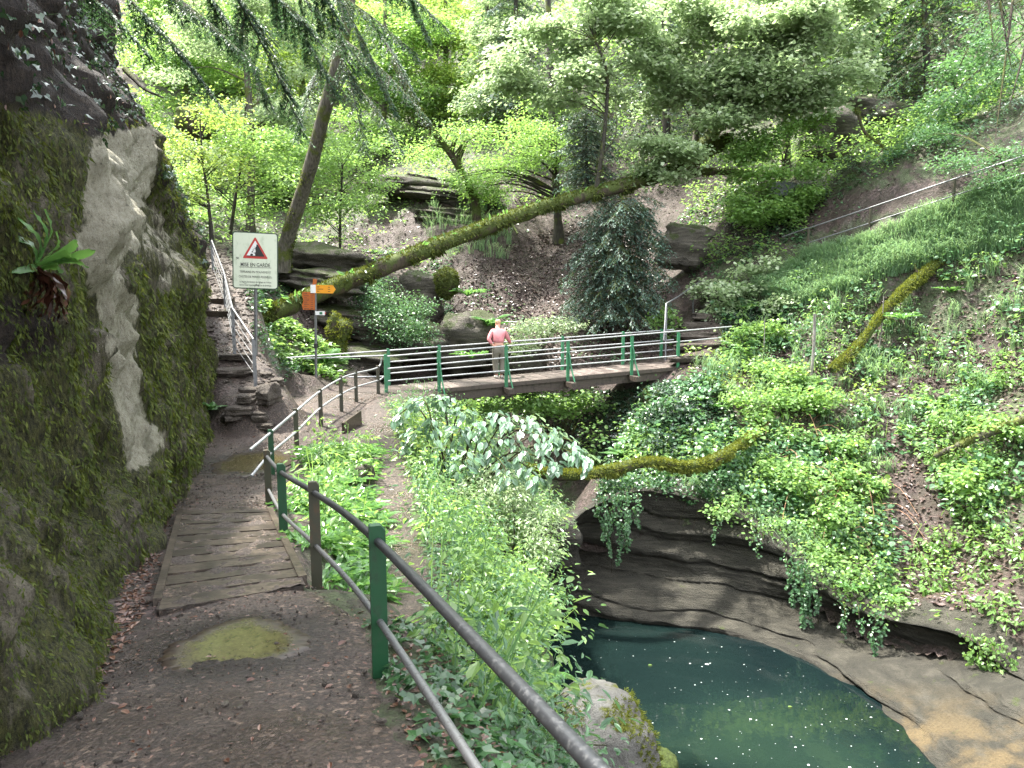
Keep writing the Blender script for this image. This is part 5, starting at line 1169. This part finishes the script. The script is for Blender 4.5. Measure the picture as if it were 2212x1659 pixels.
cover('valley_herbs', [([(330,250),(1000,250),(1000,560),(620,640),(330,580)], 16000, 25, 62), ([(560,660),(740,770),(740,830),(600,790)], 3500, 20, 27)], 'bright', 'bright herbs on the floor of the left valley', 'oval2', (.11, .2), (.02, .4), .5, .2, (.35, -.15))
cover('hillside_plants', [([(780,540),(980,560),(980,780),(760,760)], 4000, 23, 34), ([(1000,180),(1500,150),(1500,420),(1000,540)], 5000, 28, 48), ([(1450,420),(1700,350),(1750,560),(1500,640)], 4500, 25, 34), ([(1000,560),(1440,560),(1440,790),(1000,790)], 1800, 24, 34), ([(1700,0),(2260,0),(2260,420),(1750,480)], 6000, 26, 45)], 'bank', 'scattered leafy plants on the far hillside', 'oval2', (.09, .16), (.02, .3), .5, .25, (.6, .0))
cover('trail_edge_plants', [([(545,700),(600,720),(660,800),(600,830),(560,800)], 700, 16, 23), ([(540,540),(620,560),(640,640),(560,680),(500,640)], 2600, 20, 30), ([(850,780),(1000,790),(1000,830),(850,830)], 500, 21, 25)], 'ivy', 'dark leaves around the root end of the fallen trunk', 'oval', (.08, .14), (.0, .3), .5, .3)

def grass(specs, label, ln=(.4, .95)):
    g = G()
    for poly, n, d0, d1 in specs:
        p = scatter(poly, n // 20, d0, d1); k = 20; p = np.repeat(p, k, 0) + np.concatenate([RNG.normal(0, .1, (len(p) * k, 2)), np.zeros((len(p) * k, 1))], 1)
        m = len(p); a = RNG.uniform(0, 6.283, m); nn = HN(p[:, 0], p[:, 1]); L_ = RNG.uniform(*ln, m)[:, None] * (.75 + .5 * vnoise(p * .9, 5))[:, None]
        out = np.stack([np.cos(a), np.sin(a), a * 0], 1) * .6 + nn * [1, 1, 0] * .6; up = np.array([0, 0, 1.])
        w_ = nrm(np.cross(out, up)) * .008; pts = [p, p + (up * .5 + out * .15) * L_, p + (up * .74 + out * .45) * L_, p + (up * .62 + out * .9) * L_]
        V = np.stack([pts[0] - w_, pts[0] + w_, pts[1] - w_, pts[1] + w_, pts[2] - w_ * .7, pts[2] + w_ * .7, pts[3]], 1); o = (np.arange(m) * 7)[:, None, None]
        g.add(V.reshape(-1, 3), (np.array([[0, 1, 3, 2], [2, 3, 5, 4]])[None] + o).reshape(-1, 4), (np.array([[4, 5, 6]])[None] + o).reshape(-1, 3))
    return tag(g.build('grass', M['grass']), label, 'grass', kind='stuff')
grass([([(1620,640),(1740,565),(1900,500),(2280,390),(2280,520),(1950,590),(1720,670)], 34000, 19, 29), ([(1500,790),(1640,700),(2280,560),(2280,760),(1900,1050),(1600,900)], 2600, 17, 26), ([(900,450),(1100,420),(1100,560),(950,560)], 1500, 29, 38), ([(1480,1060),(1700,1150),(1900,1300),(1800,1300)], 1200, 14, 19)], 'long pale grass arching over the right slope')

# ----- cliff growth
def cliff_cover(name, specs, mat, label, kind, size, hang=.8, lift=.03, pmax=2., tilt=.5):
    g = G()
    for poly, n in specs:
        p, nn = cliff_pts(n, poly, pmax); m = len(p)
        t = nrm(np.array([0, 0, -hang]) + nn * .35 + RNG.normal(0, .35, (m, 3))); nr = nrm(nn * .8 + np.array([0, 0, .5]) + RNG.normal(0, tilt, (m, 3)))
        ds = np.clip(p[:, 1] / 7, .35, 1.3) if kind == 'needle' else 1.0
        leaves(g, p + nn * RNG.uniform(0, lift, m)[:, None], t, nr, RNG.uniform(*size, m) * ds, kind)
    return tag(g.build(name, M[mat]), label, 'ground cover', kind='stuff')
cliff_cover('cliff_moss', [([(-60,230),(330,260),(460,600),(470,950),(330,1150),(200,1700),(-60,1700)], 90000), ([(-60,200),(120,260),(240,1300),(200,1700),(-60,1700)], 110000)], 'moss', 'olive moss hanging over the cliff face', 'needle', (.03, .085), 1.0, .03, .3)
cliff_cover('cliff_ivy', [([(-60,-100),(270,-100),(330,250),(200,300),(100,240),(-60,200)], 9000), ([(120,240),(200,300),(190,480),(90,420)], 50)], 'ivydark', 'glossy ivy trailing over the dark top of the cliff', 'ivy', (.045, .085), .6, .12)
cliff_cover('slope_ivy', [([(320,340),(360,360),(490,560),(500,640),(455,640),(400,470)], 5200)], 'ivydark', 'ivy covering the steep bank behind the cliff', 'ivy', (.07, .12), .5, .2)
cliff_cover('cliff_herbs', [([(290,980),(350,1000),(410,1030),(340,1130),(300,1090)], 260), ([(180,1170),(330,1130),(360,1200),(250,1270),(200,1270)], 230), ([(120,1480),(240,1490),(230,1570),(130,1560)], 40)], 'bank', 'small bright leaves at the foot of the cliff', 'round', (.03, .06), .3, .08)
cliff_cover('cliff_litter', [([(-60,1150),(110,1150),(190,1250),(110,1290),(-60,1300)], 700), ([(-60,-100),(270,-100),(330,330),(200,300),(-60,250)], 2600), ([(40,620),(150,700),(130,760),(0,760)], 260)], 'litterred', 'dead leaves caught on ledges of the cliff', 'oval', (.03, .07), .6, .03)

# ----- ferns
def strap_fern(n, L_, w_, seed, droop=.8):
    g = G(); r = np.random.default_rng(seed)
    for k in range(n):
        a = k * 2.4 + r.normal(0, .3); el = r.uniform(.5, 1.25); ln = L_ * r.uniform(.65, 1.1); m = 9; s = np.linspace(0, 1, m)
        d = np.array([math.cos(a), math.sin(a)]); rad = ln * (s * math.cos(el) + .35 * s ** 2 * droop); z = ln * (s * math.sin(el) - .75 * droop * s ** 2.2 * math.sin(el))
        c = np.stack([d[0] * rad, d[1] * rad, z], 1); b = np.array([-d[1], d[0], 0]); wd = w_ * np.interp(s, [0, .12, .4, .75, 1], [.15, .55, 1, .8, .04]) * (1 + .1 * np.sin(s * 40 + k))
        wav = .018 * np.sin(s * 26 + k)[:, None] * np.array([0, 0, 1]) * (L_ / .4)
        V = np.stack([c + b * wd[:, None] + wav + [0, 0, .01], c - [0, 0, .006], c - b * wd[:, None] - wav + [0, 0, .01]], 1).reshape(-1, 3); i = np.arange(m - 1) * 3
        g.add(V, np.stack([i, i + 1, i + 4, i + 3], 1), np.stack([i + 1, i + 2, i + 5, i + 4], 1))
    return g
def pinnate_fern(n, L_, seed):
    g = G(); r = np.random.default_rng(seed)
    for k in range(n):
        a = k * 2.4 + r.normal(0, .3); el = r.uniform(.5, 1.1); ln = L_ * r.uniform(.7, 1.1); m = 26; s = np.linspace(.08, 1, m)
        d = np.array([math.cos(a), math.sin(a)]); rad = ln * (s * math.cos(el) + .3 * s ** 2); z = ln * (s * math.sin(el) - .6 * s ** 2.2 * math.sin(el))
        c = np.stack([d[0] * rad, d[1] * rad, z], 1); t = nrm(np.gradient(c, axis=0)); b = np.array([-d[1], d[0], 0.])
        wd = ln * .24 * np.interp(s, [0, .2, .5, 1], [.4, .9, 1, .08])
        for sg in (1, -1): leaves(g, c, nrm(b * sg + t * .35 - np.array([0, 0, .15])), np.cross(b, t) * -1 + np.zeros((m, 3)), wd, 'lance')
        g.tube(c, .004, 4, cap=False)
    return g
t0 = thing('strap_fern', (0, 0, 0), 'bright strap-leaved fern in the dense patch between the railing and side trail', 'fern', 'strap-leaved ferns beside the railing'); strap_fern(17, .42, .03, 3).build('fronds', M['fern'], t0)
pts_ = scatter([(690,970),(780,960),(800,1010),(800,1120),(850,1290),(700,1300),(636,1280),(650,1080)], 80, 5.8, 15.5)
for k, p in enumerate(pts_):
    if k == 0: t0.location = p - np.array([0, 0, .03]); t0.rotation_euler = (0, 0, 1)
    else: dup(t0, p - np.array([0, 0, .03]), RNG.uniform(0, 6), RNG.uniform(.75, 1.35))
t1 = thing('feathered_fern', (0, 0, 0), 'feathery fern among the plants between railing and side trail', 'fern', 'feathery ferns on the left bank'); pinnate_fern(9, .62, 5).build('fronds', M['fern'], t1)
pts_ = np.vstack([scatter([(700,1150),(800,1100),(860,1300),(740,1300)], 9, 5.5, 12)])
for k, p in enumerate(pts_):
    if k == 0: t1.location = p
    else: dup(t1, p, RNG.uniform(0, 6), RNG.uniform(.8, 1.2))
for px, py, d, sc, src, lab in [(1175,1400,7.9,.8,t1,'feathery fern leaning over the water at the lip of the left bank'),(1375,925,21,1.5,t0,'large strap-leaved fern below the right end of the footbridge'),(1345,950,20.8,1.3,t1,'dark feathery fern beside the mossy bridge pier'),(1120,790,25.6,1.6,t0,'strap-leaved fern behind the railing just right of the person'),(1020,775,25.4,1.6,t0,'strap-leaved fern behind the railing just left of the person'),
       (700,775,22.4,1.7,t1,'feathery fern under the low back railing'),(1890,1020,18.8,1.0,t1,'lone fern on bare soil of the right slope'),(1950,690,22.6,1.3,t0,'grassy fern tuft under the mossy log on the right slope'),(1840,1275,15.8,.9,t0,'strap-leaved fern on the rim of the pool wall'),(1010,640,28,1.8,t0,'hanging fern under the round mossy hump'),(1060,705,26.2,1.6,t1,'fern on the rock face behind the person'),(460,860,15.8,.8,t1,'small fern at the far foot of the cliff')]:
    p = P(px, py, d); z = H(p[0], p[1]); p[2] = z if abs(z - p[2]) < .9 else p[2]
    dup(src, p, RNG.uniform(0, 6), sc, lab, 'single ferns')
for k, p in enumerate(np.vstack([scatter(UPPER, 7, 18, 27), scatter(RIDGE, 6, 15, 23), scatter([(1380,880),(1560,850),(1600,960),(1400,1000)], 5, 18, 23)])):
    dup(t0 if k % 2 else t1, p, RNG.uniform(0, 6), RNG.uniform(.9, 1.5), 'fern clump among the plants and leaf litter of the right slope', 'ferns of the right slope')
# big fern on the cliff
_dd = np.hypot(CPX - 62, CPY - 575) + CD * 6 + np.where(CD < .5, 1e9, 0); a, b = np.unravel_index(np.argmin(_dd), _dd.shape); fp, fnn = CV[a, b], CN[a, b]; FD = CD[a, b] / CP
FD = fp[1]
t = thing('cliff_fern', fp, 'large glossy strap fern with a brown dead skirt growing on the cliff', 'fern')
g = G(); r = np.random.default_rng(4)
for k, (ex, ey, fwd, w_) in enumerate([(95,452,.10,.045),(150,548,.16,.04),(205,542,.22,.032),(190,580,.2,.03),(35,470,.12,.04),(0,505,.14,.04),(-40,540,.12,.04),(120,500,.05,.045),(70,455,.02,.03),(20,590,.18,.03),(125,590,.22,.035),(165,520,.1,.035)]):
    e = P(ex, ey, FD - fwd); s0 = fp + fnn * .03 + r.normal(0, .015, 3); mid = (s0 + e) / 2 + np.array([0, 0, .05]) + fnn * .08; q = smooth_path([s0, mid, e], 13); tt = nrm(np.gradient(q, axis=0)); bb = nrm(np.cross(tt, fnn + np.array([0, -.5, .6])))
    s = np.linspace(0, 1, 13); wd = w_ * np.interp(s, [0, .2, .55, .85, 1], [.1, .5, 1, .75, .05])[:, None]; up = nrm(np.cross(bb, tt)); wv = .006 * np.sin(s * 30 + k)[:, None] * up
    V = np.stack([q + bb * wd + up * .008 + wv, q, q - bb * wd + up * .008 - wv], 1).reshape(-1, 3); i = np.arange(12) * 3
    g.add(V, np.stack([i, i + 1, i + 4, i + 3], 1), np.stack([i + 1, i + 2, i + 5, i + 4], 1))
g.build('fronds', M['fern'], t, True)
g = G()
for k in range(26):
    e = P(r.uniform(25, 152), r.uniform(640, 705), FD - r.uniform(.04, .2)); s0 = fp + fnn * .02 + r.normal(0, .02, 3); mid = (s0 + e) / 2 + fnn * r.uniform(.03, .12) + [0, 0, .03]; q = smooth_path([s0, mid, e], 11); tt = nrm(np.gradient(q, axis=0)); bb = nrm(np.cross(tt, fnn + r.normal(0, .4, 3)))
    s = np.linspace(0, 1, 11); wd = r.uniform(.012, .026) * np.interp(s, [0, .3, .8, 1], [.2, 1, .8, .1])[:, None]; up = nrm(np.cross(bb, tt)); wv = .012 * np.sin(s * r.uniform(14, 30) + k)[:, None] * up
    V = np.stack([q + bb * wd + wv, q, q - bb * wd - wv], 1).reshape(-1, 3); i = np.arange(10) * 3; g.add(V, np.stack([i, i + 1, i + 4, i + 3], 1), np.stack([i + 1, i + 2, i + 5, i + 4], 1))
g.build('dead_fronds', M['deadfern'], t, True)

# ----- shrubs on the left bank
t = thing('leafy_shrub', P(960, 1180, 13.6), 'shrub with large pale drooping leaves in front of the footbridge', 'shrub'); gs, gl = G(), G()
root = P(985, 1230, 13.4); root[2] = H(root[0], root[1]) - .1
for ex, ey, d in [(862,905,13.6),(905,872,13.5),(955,868,13.4),(1005,895,13.2),(1050,925,13),(1100,915,12.9),(1150,920,12.8),(1200,940,12.7),(1245,985,12.6),(1265,1000,12.5),(1195,1010,12.4),(1130,985,12.6),(1060,975,12.8),(990,945,13),(930,935,13.2),(880,960,13.4),(1010,1010,12.6),(1100,1040,12.4),(1230,960,12.9),(1180,960,12.4),(905,1000,13.3),(960,1000,13),(1160,1040,12.3)]:
    e = P(ex, ey, d); m = (root * .4 + e * .6) + np.array([0, 0, .55]) + RNG.normal(0, .08, 3); q = smooth_path([root + RNG.normal(0, .12, 3) * [1, 1, 0], m, e + [0, 0, .08], e - [0, 0, .06]], 26); gs.tube(q, np.linspace(.018, .004, 26), 5, cap=False)
    n = 38; f = RNG.uniform(10, 24.9, n); i = f.astype(int); p = q[i] + (q[i + 1] - q[i]) * (f - i)[:, None]; tg = nrm(np.gradient(q, axis=0))[i]
    sd = nrm(np.cross(tg, [0, 0, 1])) * np.where(RNG.random((n, 1)) < .5, -1, 1); p = p + sd * RNG.uniform(0, .16, (n, 1)) + RNG.normal(0, .04, (n, 3))
    tt = nrm(sd * .9 + tg * .5 + np.array([0, -.2, -.55]) + RNG.normal(0, .25, (n, 3))); leaves(gl, p, tt, nrm(np.array([0, -.25, 1]) + RNG.normal(0, .35, (n, 3))), RNG.uniform(.12, .2, n), 'oval')
gs.build('stems', M['twig'], t, True); gl.build('foliage', M['bigleaf'], t)
def shrub(label, blobs, n, size, mat, kind, rad=.28, name='bush', cat='bush', tilt=.45, droop=.3):
    c = P(*blobs[0][:3]); c[2] = H(c[0], c[1]); t = thing(name, c, label, cat); lg, cs = clusters([(x + RNG.normal(0, .55) * rx * FPX / dd, y + RNG.normal(0, .5) * rz * FPX / dd, dd + RNG.normal(0, .45) * rx, rx * RNG.uniform(.2, .55), rz * RNG.uniform(.3, .9)) for x, y, dd, rx, rz in blobs for _ in range(7)], n, size, kind, 9, rad * .8, tilt, droop, .1); gs = G()
    for q in cs[RNG.permutation(len(cs))[:26]]:
        b = np.array([q[0] * .6 + c[0] * .4, q[1] * .6 + c[1] * .4, 0]); b[2] = min(H(b[0], b[1]), q[2]) - .05
        gs.tube(smooth_path([b, (b + q) / 2 + RNG.normal(0, .06, 3), q], 7), np.linspace(.012, .004, 7), 4, cap=False)
    gs.build('stems', M['twig'], t, True); lg.build('foliage', M[mat], t); return t
shrub('dense small-leaved bush at the edge of the left bank under the mossy branch', [(1100,1120,12.2,.7,.6),(1140,1200,11.6,.5,.5),(1060,1060,12.8,.8,.5),(1130,1060,12.6,.6,.45),(1160,1130,12,.45,.4)], 5200, .08, 'pale', 'lance')
shrub('fine-leaved bush on the left bank beside the side trail', [(1000,1150,11.6,.7,.4),(940,1080,13,.7,.4),(1030,1230,10.4,.6,.35),(900,1010,14.5,.6,.35)], 4200, .075, 'bright', 'lance')
shrub('bright round-leaved bush spilling over the bank edge towards the pool', [(1080,1300,8.6,.4,.3),(1120,1370,8.1,.35,.25),(1030,1330,7.6,.45,.22),(990,1270,8.8,.5,.25),(1130,1300,9,.25,.2),(1090,1440,7.2,.3,.2)], 2400, .085, 'bright', 'round', .22)
shrub('pale low bush on the bank just behind the near railing', [(1000,1400,6.2,.4,.15),(1100,1500,5.6,.35,.15),(1190,1600,5.2,.3,.15)], 900, .06, 'bank', 'oval', .18)
shrub('bushy ivy clump on the ridge right of the mossy pier', [(1460,880,21.6,.9,.4),(1420,920,21.2,.6,.5),(1500,940,20.8,.8,.4)], 4500, .08, 'ivydark', 'ivy', .3)
shrub('bright bramble thicket on the crest of the right slope', [(1700,850,21.2,1.2,.4),(1780,930,20,1.1,.4),(1650,800,22.4,.9,.35)], 5500, .1, 'bright', 'round', .35)
shrub('large sunlit bramble thicket in the middle of the right slope', [(1760,1040,18.8,1.0,.4),(1820,1110,18,.9,.4),(1690,1010,19.2,.8,.35),(1850,1020,19,.8,.3)], 3600, .1, 'bright', 'round', .35)
shrub('trailing bramble mass spilling over the rim of the pool wall', [(1740,1190,16.9,.7,.35),(1830,1240,16.3,.7,.35),(1680,1140,17.5,.7,.3),(1590,1100,17.9,.7,.3),(1900,1300,15.6,.6,.25)], 3200, .085, 'bright', 'round', .3)
shrub('bright leafy thicket at the far right edge of the slope', [(2120,1000,17.8,1.0,.35),(2200,1060,17.2,.9,.35),(2180,920,18.4,.9,.35)], 3400, .1, 'bright', 'round', .35)
shrub('pale bush above the stone steps beyond the bridge', [(1590,620,27,1.0,.4),(1650,590,26.8,.9,.4),(1560,680,26.6,.7,.35),(1690,650,26,.8,.3)], 4600, .11, 'pale', 'maple', .35)
shrub('light green bush right of the stone steps', [(1640,720,25,.8,.3),(1600,770,24.2,.6,.3),(1440,690,26,.4,.35)], 3000, .1, 'bright', 'maple', .3)
shrub('leafy plants in the gorge under the bridge deck', [(1130,870,23.5,1.3,.3),(1040,880,23,.9,.3),(1230,870,23.6,.8,.25),(1290,960,22,.4,.6)], 4200, .11, 'bright', 'round', .35)

shrub('ivy clump over the left part of the pool wall under the mossy branch', [(1330,1050,18.4,.5,.25),(1410,1040,18.6,.6,.25),(1500,1055,18.4,.5,.25)], 2200, .075, 'ivy', 'round', .25)
def woodland(name, specs, mat, label, size, rad, hgt):
    g = G()
    for poly, n, d0, d1 in specs:
        p = scatter(poly, n, d0, d1); p[:, 2] += RNG.uniform(.2, 1, len(p)) ** 1.5 * hgt; k = 16
        a = RNG.uniform(0, 6.283, (len(p), k)); r = rad * np.sqrt(RNG.uniform(.02, 1, a.shape)); q = p[:, None] + np.stack([np.cos(a) * r, np.sin(a) * r, RNG.normal(0, .12, a.shape) - .2 * r * r / rad], -1); m = q.size // 3
        t, nn = flat_dirs(m, .45, .25); leaves(g, q.reshape(-1, 3), t, nn, RNG.uniform(.7, 1.3, m) * size, 'oval2')
    return tag(g.build(name, M[mat]), label, 'woodland', kind='stuff')
woodland('woodland', [([(300,-150),(1000,-150),(1000,330),(300,330)], 1500, 46, 85)], 'bright', 'far bright wood closing the head of the valley', .36, 1.1, 9)
woodland('hillside_wood', [([(980,-150),(1600,-150),(1500,300),(1000,330)], 1300, 40, 70), ([(1550,-150),(2300,-150),(2300,260),(1850,300),(1550,220)], 1500, 36, 62)], 'bright', 'dense green wood on the steep hillside at the top right', .26, .85, 6)
woodland('understory', [([(1000,150),(1500,150),(1480,420),(1060,470)], 420, 32, 46), ([(1480,330),(1780,330),(1740,560),(1500,640)], 260, 27, 36), ([(1780,230),(2280,150),(2280,330),(1800,420)], 420, 27, 40), ([(340,280),(1000,280),(980,500),(640,600),(340,560)], 620, 28, 55)], 'bright', 'layered understory saplings on the middle slopes', .14, .5, 1.6)
# ----- vines hanging over the pool wall
def vines(label, strands, n_leaf, size=.06, mat='bank'):
    t = thing('hanging_vine', P(*strands[0][:3]), label, 'vine', None); gs, gl = G(), G(); n_leaf *= 1.7
    for px, py, d, drop, lean in strands:
        a = P(px, py, d); L_ = drop * d / FPX; m = 16; s = np.linspace(0, 1, m)
        q = a + np.stack([s * lean * L_ + .05 * np.sin(s * 7 + px), -.25 * np.minimum(1, s * 4) - .05 * s, .12 * np.sin(np.minimum(1, s * 4) * 3.14) - s * L_], 1); gs.tube(q, np.linspace(.008, .003, m), 4, cap=False)
        k = int(n_leaf * L_); f = RNG.uniform(0, m - 1.01, k); i = f.astype(int); p = q[i] + (q[i + 1] - q[i]) * (f - i)[:, None] + RNG.normal(0, .05, (k, 3)) * (1.2 - f / m)[:, None]
        leaves(gl, p, nrm(np.array([0, -.3, -.5]) + RNG.normal(0, .6, (k, 3))), nrm(np.array([0, -.6, .7]) + RNG.normal(0, .4, (k, 3))), RNG.uniform(.6, 1.2, k) * size, 'round')
    gs.build('stems', M['twig'], t, True); gl.build('foliage', M[mat], t)
vines('curtain of small leaves hanging at the left part of the pool wall', [(1290,1075,17.8,60,.1),(1320,1070,17.8,130,-.05),(1335,1070,17.7,150,.0),(1350,1070,17.7,120,.05),(1370,1068,17.8,70,.1),(1305,1075,17.7,90,.0),(1345,1072,17.6,100,.1)], 95, .065)
vines('thin vine strand dangling from the middle of the pool wall rim', [(1545,1100,17.7,70,-.1),(1640,1140,17.2,60,-.2),(1625,1130,17.3,40,-.2)], 40, .06)
vines('longest leafy vine reaching down towards the water', [(1725,1220,16.5,185,.02),(1735,1225,16.4,140,.1),(1728,1222,16.4,160,.05),(1715,1215,16.6,90,-.1),(1750,1240,16.3,80,.1),(1700,1205,16.7,60,-.1)], 80, .07)
vines('pair of vines hanging over the brown rock right of the longest vine', [(1810,1300,15.8,70,.1),(1880,1320,15.3,90,-.05),(1890,1325,15.3,60,.1),(1850,1310,15.5,50,0)], 80, .065)
vines('bright vine hanging over the sunlit rock at the far right', [(2120,1385,14,110,.15),(2140,1390,13.9,120,.1),(2100,1380,14.1,70,.1),(2160,1395,13.8,90,.2),(2080,1375,14.2,50,0)], 90, .075, 'bright')
g = G()
for k in range(70):
    p = scatter([(1640,900),(1850,850),(1920,1150),(1800,1180),(1680,1080)], 1, 16, 21)[0]; a = RNG.uniform(0, 6.28); L_ = RNG.uniform(.5, 1.3); e = p + np.array([math.cos(a) * L_, math.sin(a) * L_ - .3, -L_ * .5]); g.tube(smooth_path([p, (p + e) / 2 + [0, 0, .45], e + [0, 0, .1]], 8), .007, 4, cap=False)
tag(g.build('bramble_stems', M['stem'], None, True), 'orange-brown bramble stems arching through the thicket', 'stems', kind='stuff')

# ----- litter on the path, foam on the water
g = G(); n = 3800; q = resample(PATH, .05); i = RNG.integers(int(len(q) * .28), len(q) - 10, n); xy = q[i, :2] + RNG.uniform(-1, 1, (n, 2)) * q[i, 3:4]; z = H(xy[:, 0], xy[:, 1]) + .035
t_, n_ = flat_dirs(n, .3, 0); leaves(g, np.c_[xy, z], t_, n_, RNG.exponential(.010, n) + .008, 'oval'); tag(g.build('path_leaves', M['litterred']), 'small fallen leaves and bark scraps on the muddy path', 'leaf litter', kind='stuff')
g = G(); n = 5200; i = RNG.integers(int(len(q) * .25), int(len(q) * .8), n); xy = q[i, :2] + RNG.uniform(-1, 1, (n, 2)) * q[i, 3:4]; z = H(xy[:, 0], xy[:, 1]) + .025; v, f = ICO[3]; v0 = v[:42]
import bmesh as _b
_bm = _b.new(); _b.ops.create_icosphere(_bm, subdivisions=1, radius=1); v0 = np.array([x.co[:] for x in _bm.verts]); f0 = np.array([[y.index for y in x.verts] for x in _bm.faces]); _bm.free()
s_ = (RNG.exponential(.004, (n, 1, 1)) + .003) * RNG.uniform(.5, 1.3, (n, 1, 3)); V = np.c_[xy, z][:, None] + v0[None] * s_ * (1 + RNG.normal(0, .15, (n, 12, 1))); g.add(V.reshape(-1, 3), (f0[None] + (np.arange(n) * 12)[:, None, None]).reshape(-1, 3)); q = resample(STAIR, .05); n = 900; i = RNG.integers(0, len(q), n); xy = q[i, :2] + RNG.uniform(-1.1, 1.1, (n, 2)) * q[i, 3:4]; z = H(xy[:, 0], xy[:, 1]) + .02; s_ = RNG.uniform(.015, .07, (n, 1, 1)) * RNG.uniform(.5, 1.3, (n, 1, 3)) * [1, 1, .5]
V = np.c_[xy, z][:, None] + v0[None] * s_ * (1 + RNG.normal(0, .2, (n, 12, 1))); g.add(V.reshape(-1, 3), (f0[None] + (np.arange(n) * 12)[:, None, None]).reshape(-1, 3)); tag(g.build('gravel', M['step']), 'small stones pressed into the muddy path', 'gravel', kind='stuff')
g = G(); n = 210; pos = []
while len(pos) < n:
    px, py = RNG.uniform(1180, 2000), RNG.uniform(1370, 1659); p = at_z(px, py, WATER_Z + .006)
    if inpoly(p[0], p[1], [tuple(x[:2]) for x in WET] + [(3, -4), (2.0, 6), (1.4, 12), (1.0, 16)]): pos.append(p)
pos = np.array(pos); a = np.linspace(0, 2 * np.pi, 7)[:-1]; s_ = RNG.exponential(.004, n)[:, None, None] + .003; ring = np.stack([np.cos(a) * 1.3, np.sin(a), a * 0], 1)
g.add((pos[:, None] + ring[None] * s_ * (1 + RNG.normal(0, .2, (n, 6, 1)))).reshape(-1, 3), (np.array([[0, 1, 2, 3], [0, 3, 4, 5]])[None] + (np.arange(n) * 6)[:, None, None]).reshape(-1, 4)); tag(g.build('foam', M['foam']), 'white flecks of foam drifting on the dark pool', 'foam', kind='stuff')
for px, py, lab in ((1322,1557,'tan leaf floating near the boulder'),(1400,1437,'pale leaf floating near the far wall of the pool'),(1702,1527,'yellow leaf floating on the right part of the pool')):
    g = G(); leaves(g, [at_z(px, py, WATER_Z + .015)], np.array([[1., .3, 0]]), np.array([[0, 0, 1.]]), .1, 'oval'); tag(g.build('floating_leaf', M['yellow']), lab, 'leaf')
SKY, SUNE, EXPO = .15, 2.5, 3.05
# ---------- light, sky, camera
w = bpy.data.worlds.new('World'); SC.world = w; w.use_nodes = True
nt = w.node_tree; bg = nt.nodes['Background']
sky = nt.nodes.new('ShaderNodeTexSky'); sky.sky_type = 'NISHITA'; sky.sun_disc = False
SUN = np.array([-.55, .3, 1.4]); SUN = SUN / np.linalg.norm(SUN)
sky.sun_elevation = math.asin(SUN[2]); sky.sun_rotation = math.atan2(SUN[0], SUN[1])
sky.dust_density = 2.0; sky.ozone_density = 1.0
hs = nt.nodes.new('ShaderNodeHueSaturation'); hs.inputs['Saturation'].default_value = .22
nt.links.new(sky.outputs[0], hs.inputs['Color']); nt.links.new(hs.outputs[0], bg.inputs[0]); bg.inputs[1].default_value = SKY
sl = bpy.data.lights.new('sun', 'SUN'); sl.energy = SUNE; sl.angle = math.radians(3); sl.color = (1, .95, .86)
so = bpy.data.objects.new('sun', sl); COL.objects.link(so)
so.rotation_euler = Vector(SUN).to_track_quat('Z', 'Y').to_euler()
cam = bpy.data.cameras.new('camera'); co = bpy.data.objects.new('camera', cam); COL.objects.link(co)
cam.sensor_width = 36; cam.lens = 36 * FPX / 2212; cam.clip_start = .05; cam.clip_end = 500
co.rotation_euler = (math.radians(90) - PITCH, 0, 0); SC.camera = co
SC.view_settings.view_transform = 'Standard'; SC.view_settings.look = 'None'; SC.view_settings.exposure = EXPO; SC.view_settings.gamma = 1
c = SC.cycles; c.max_bounces = 6; c.diffuse_bounces = 4; c.glossy_bounces = 3; c.transmission_bounces = 4; c.transparent_max_bounces = 4
c.caustics_reflective = False; c.caustics_refractive = False; c.sample_clamp_indirect = 6
c.use_denoising = True; c.denoiser = 'OPENIMAGEDENOISE'; c.denoising_prefilter = 'NONE'
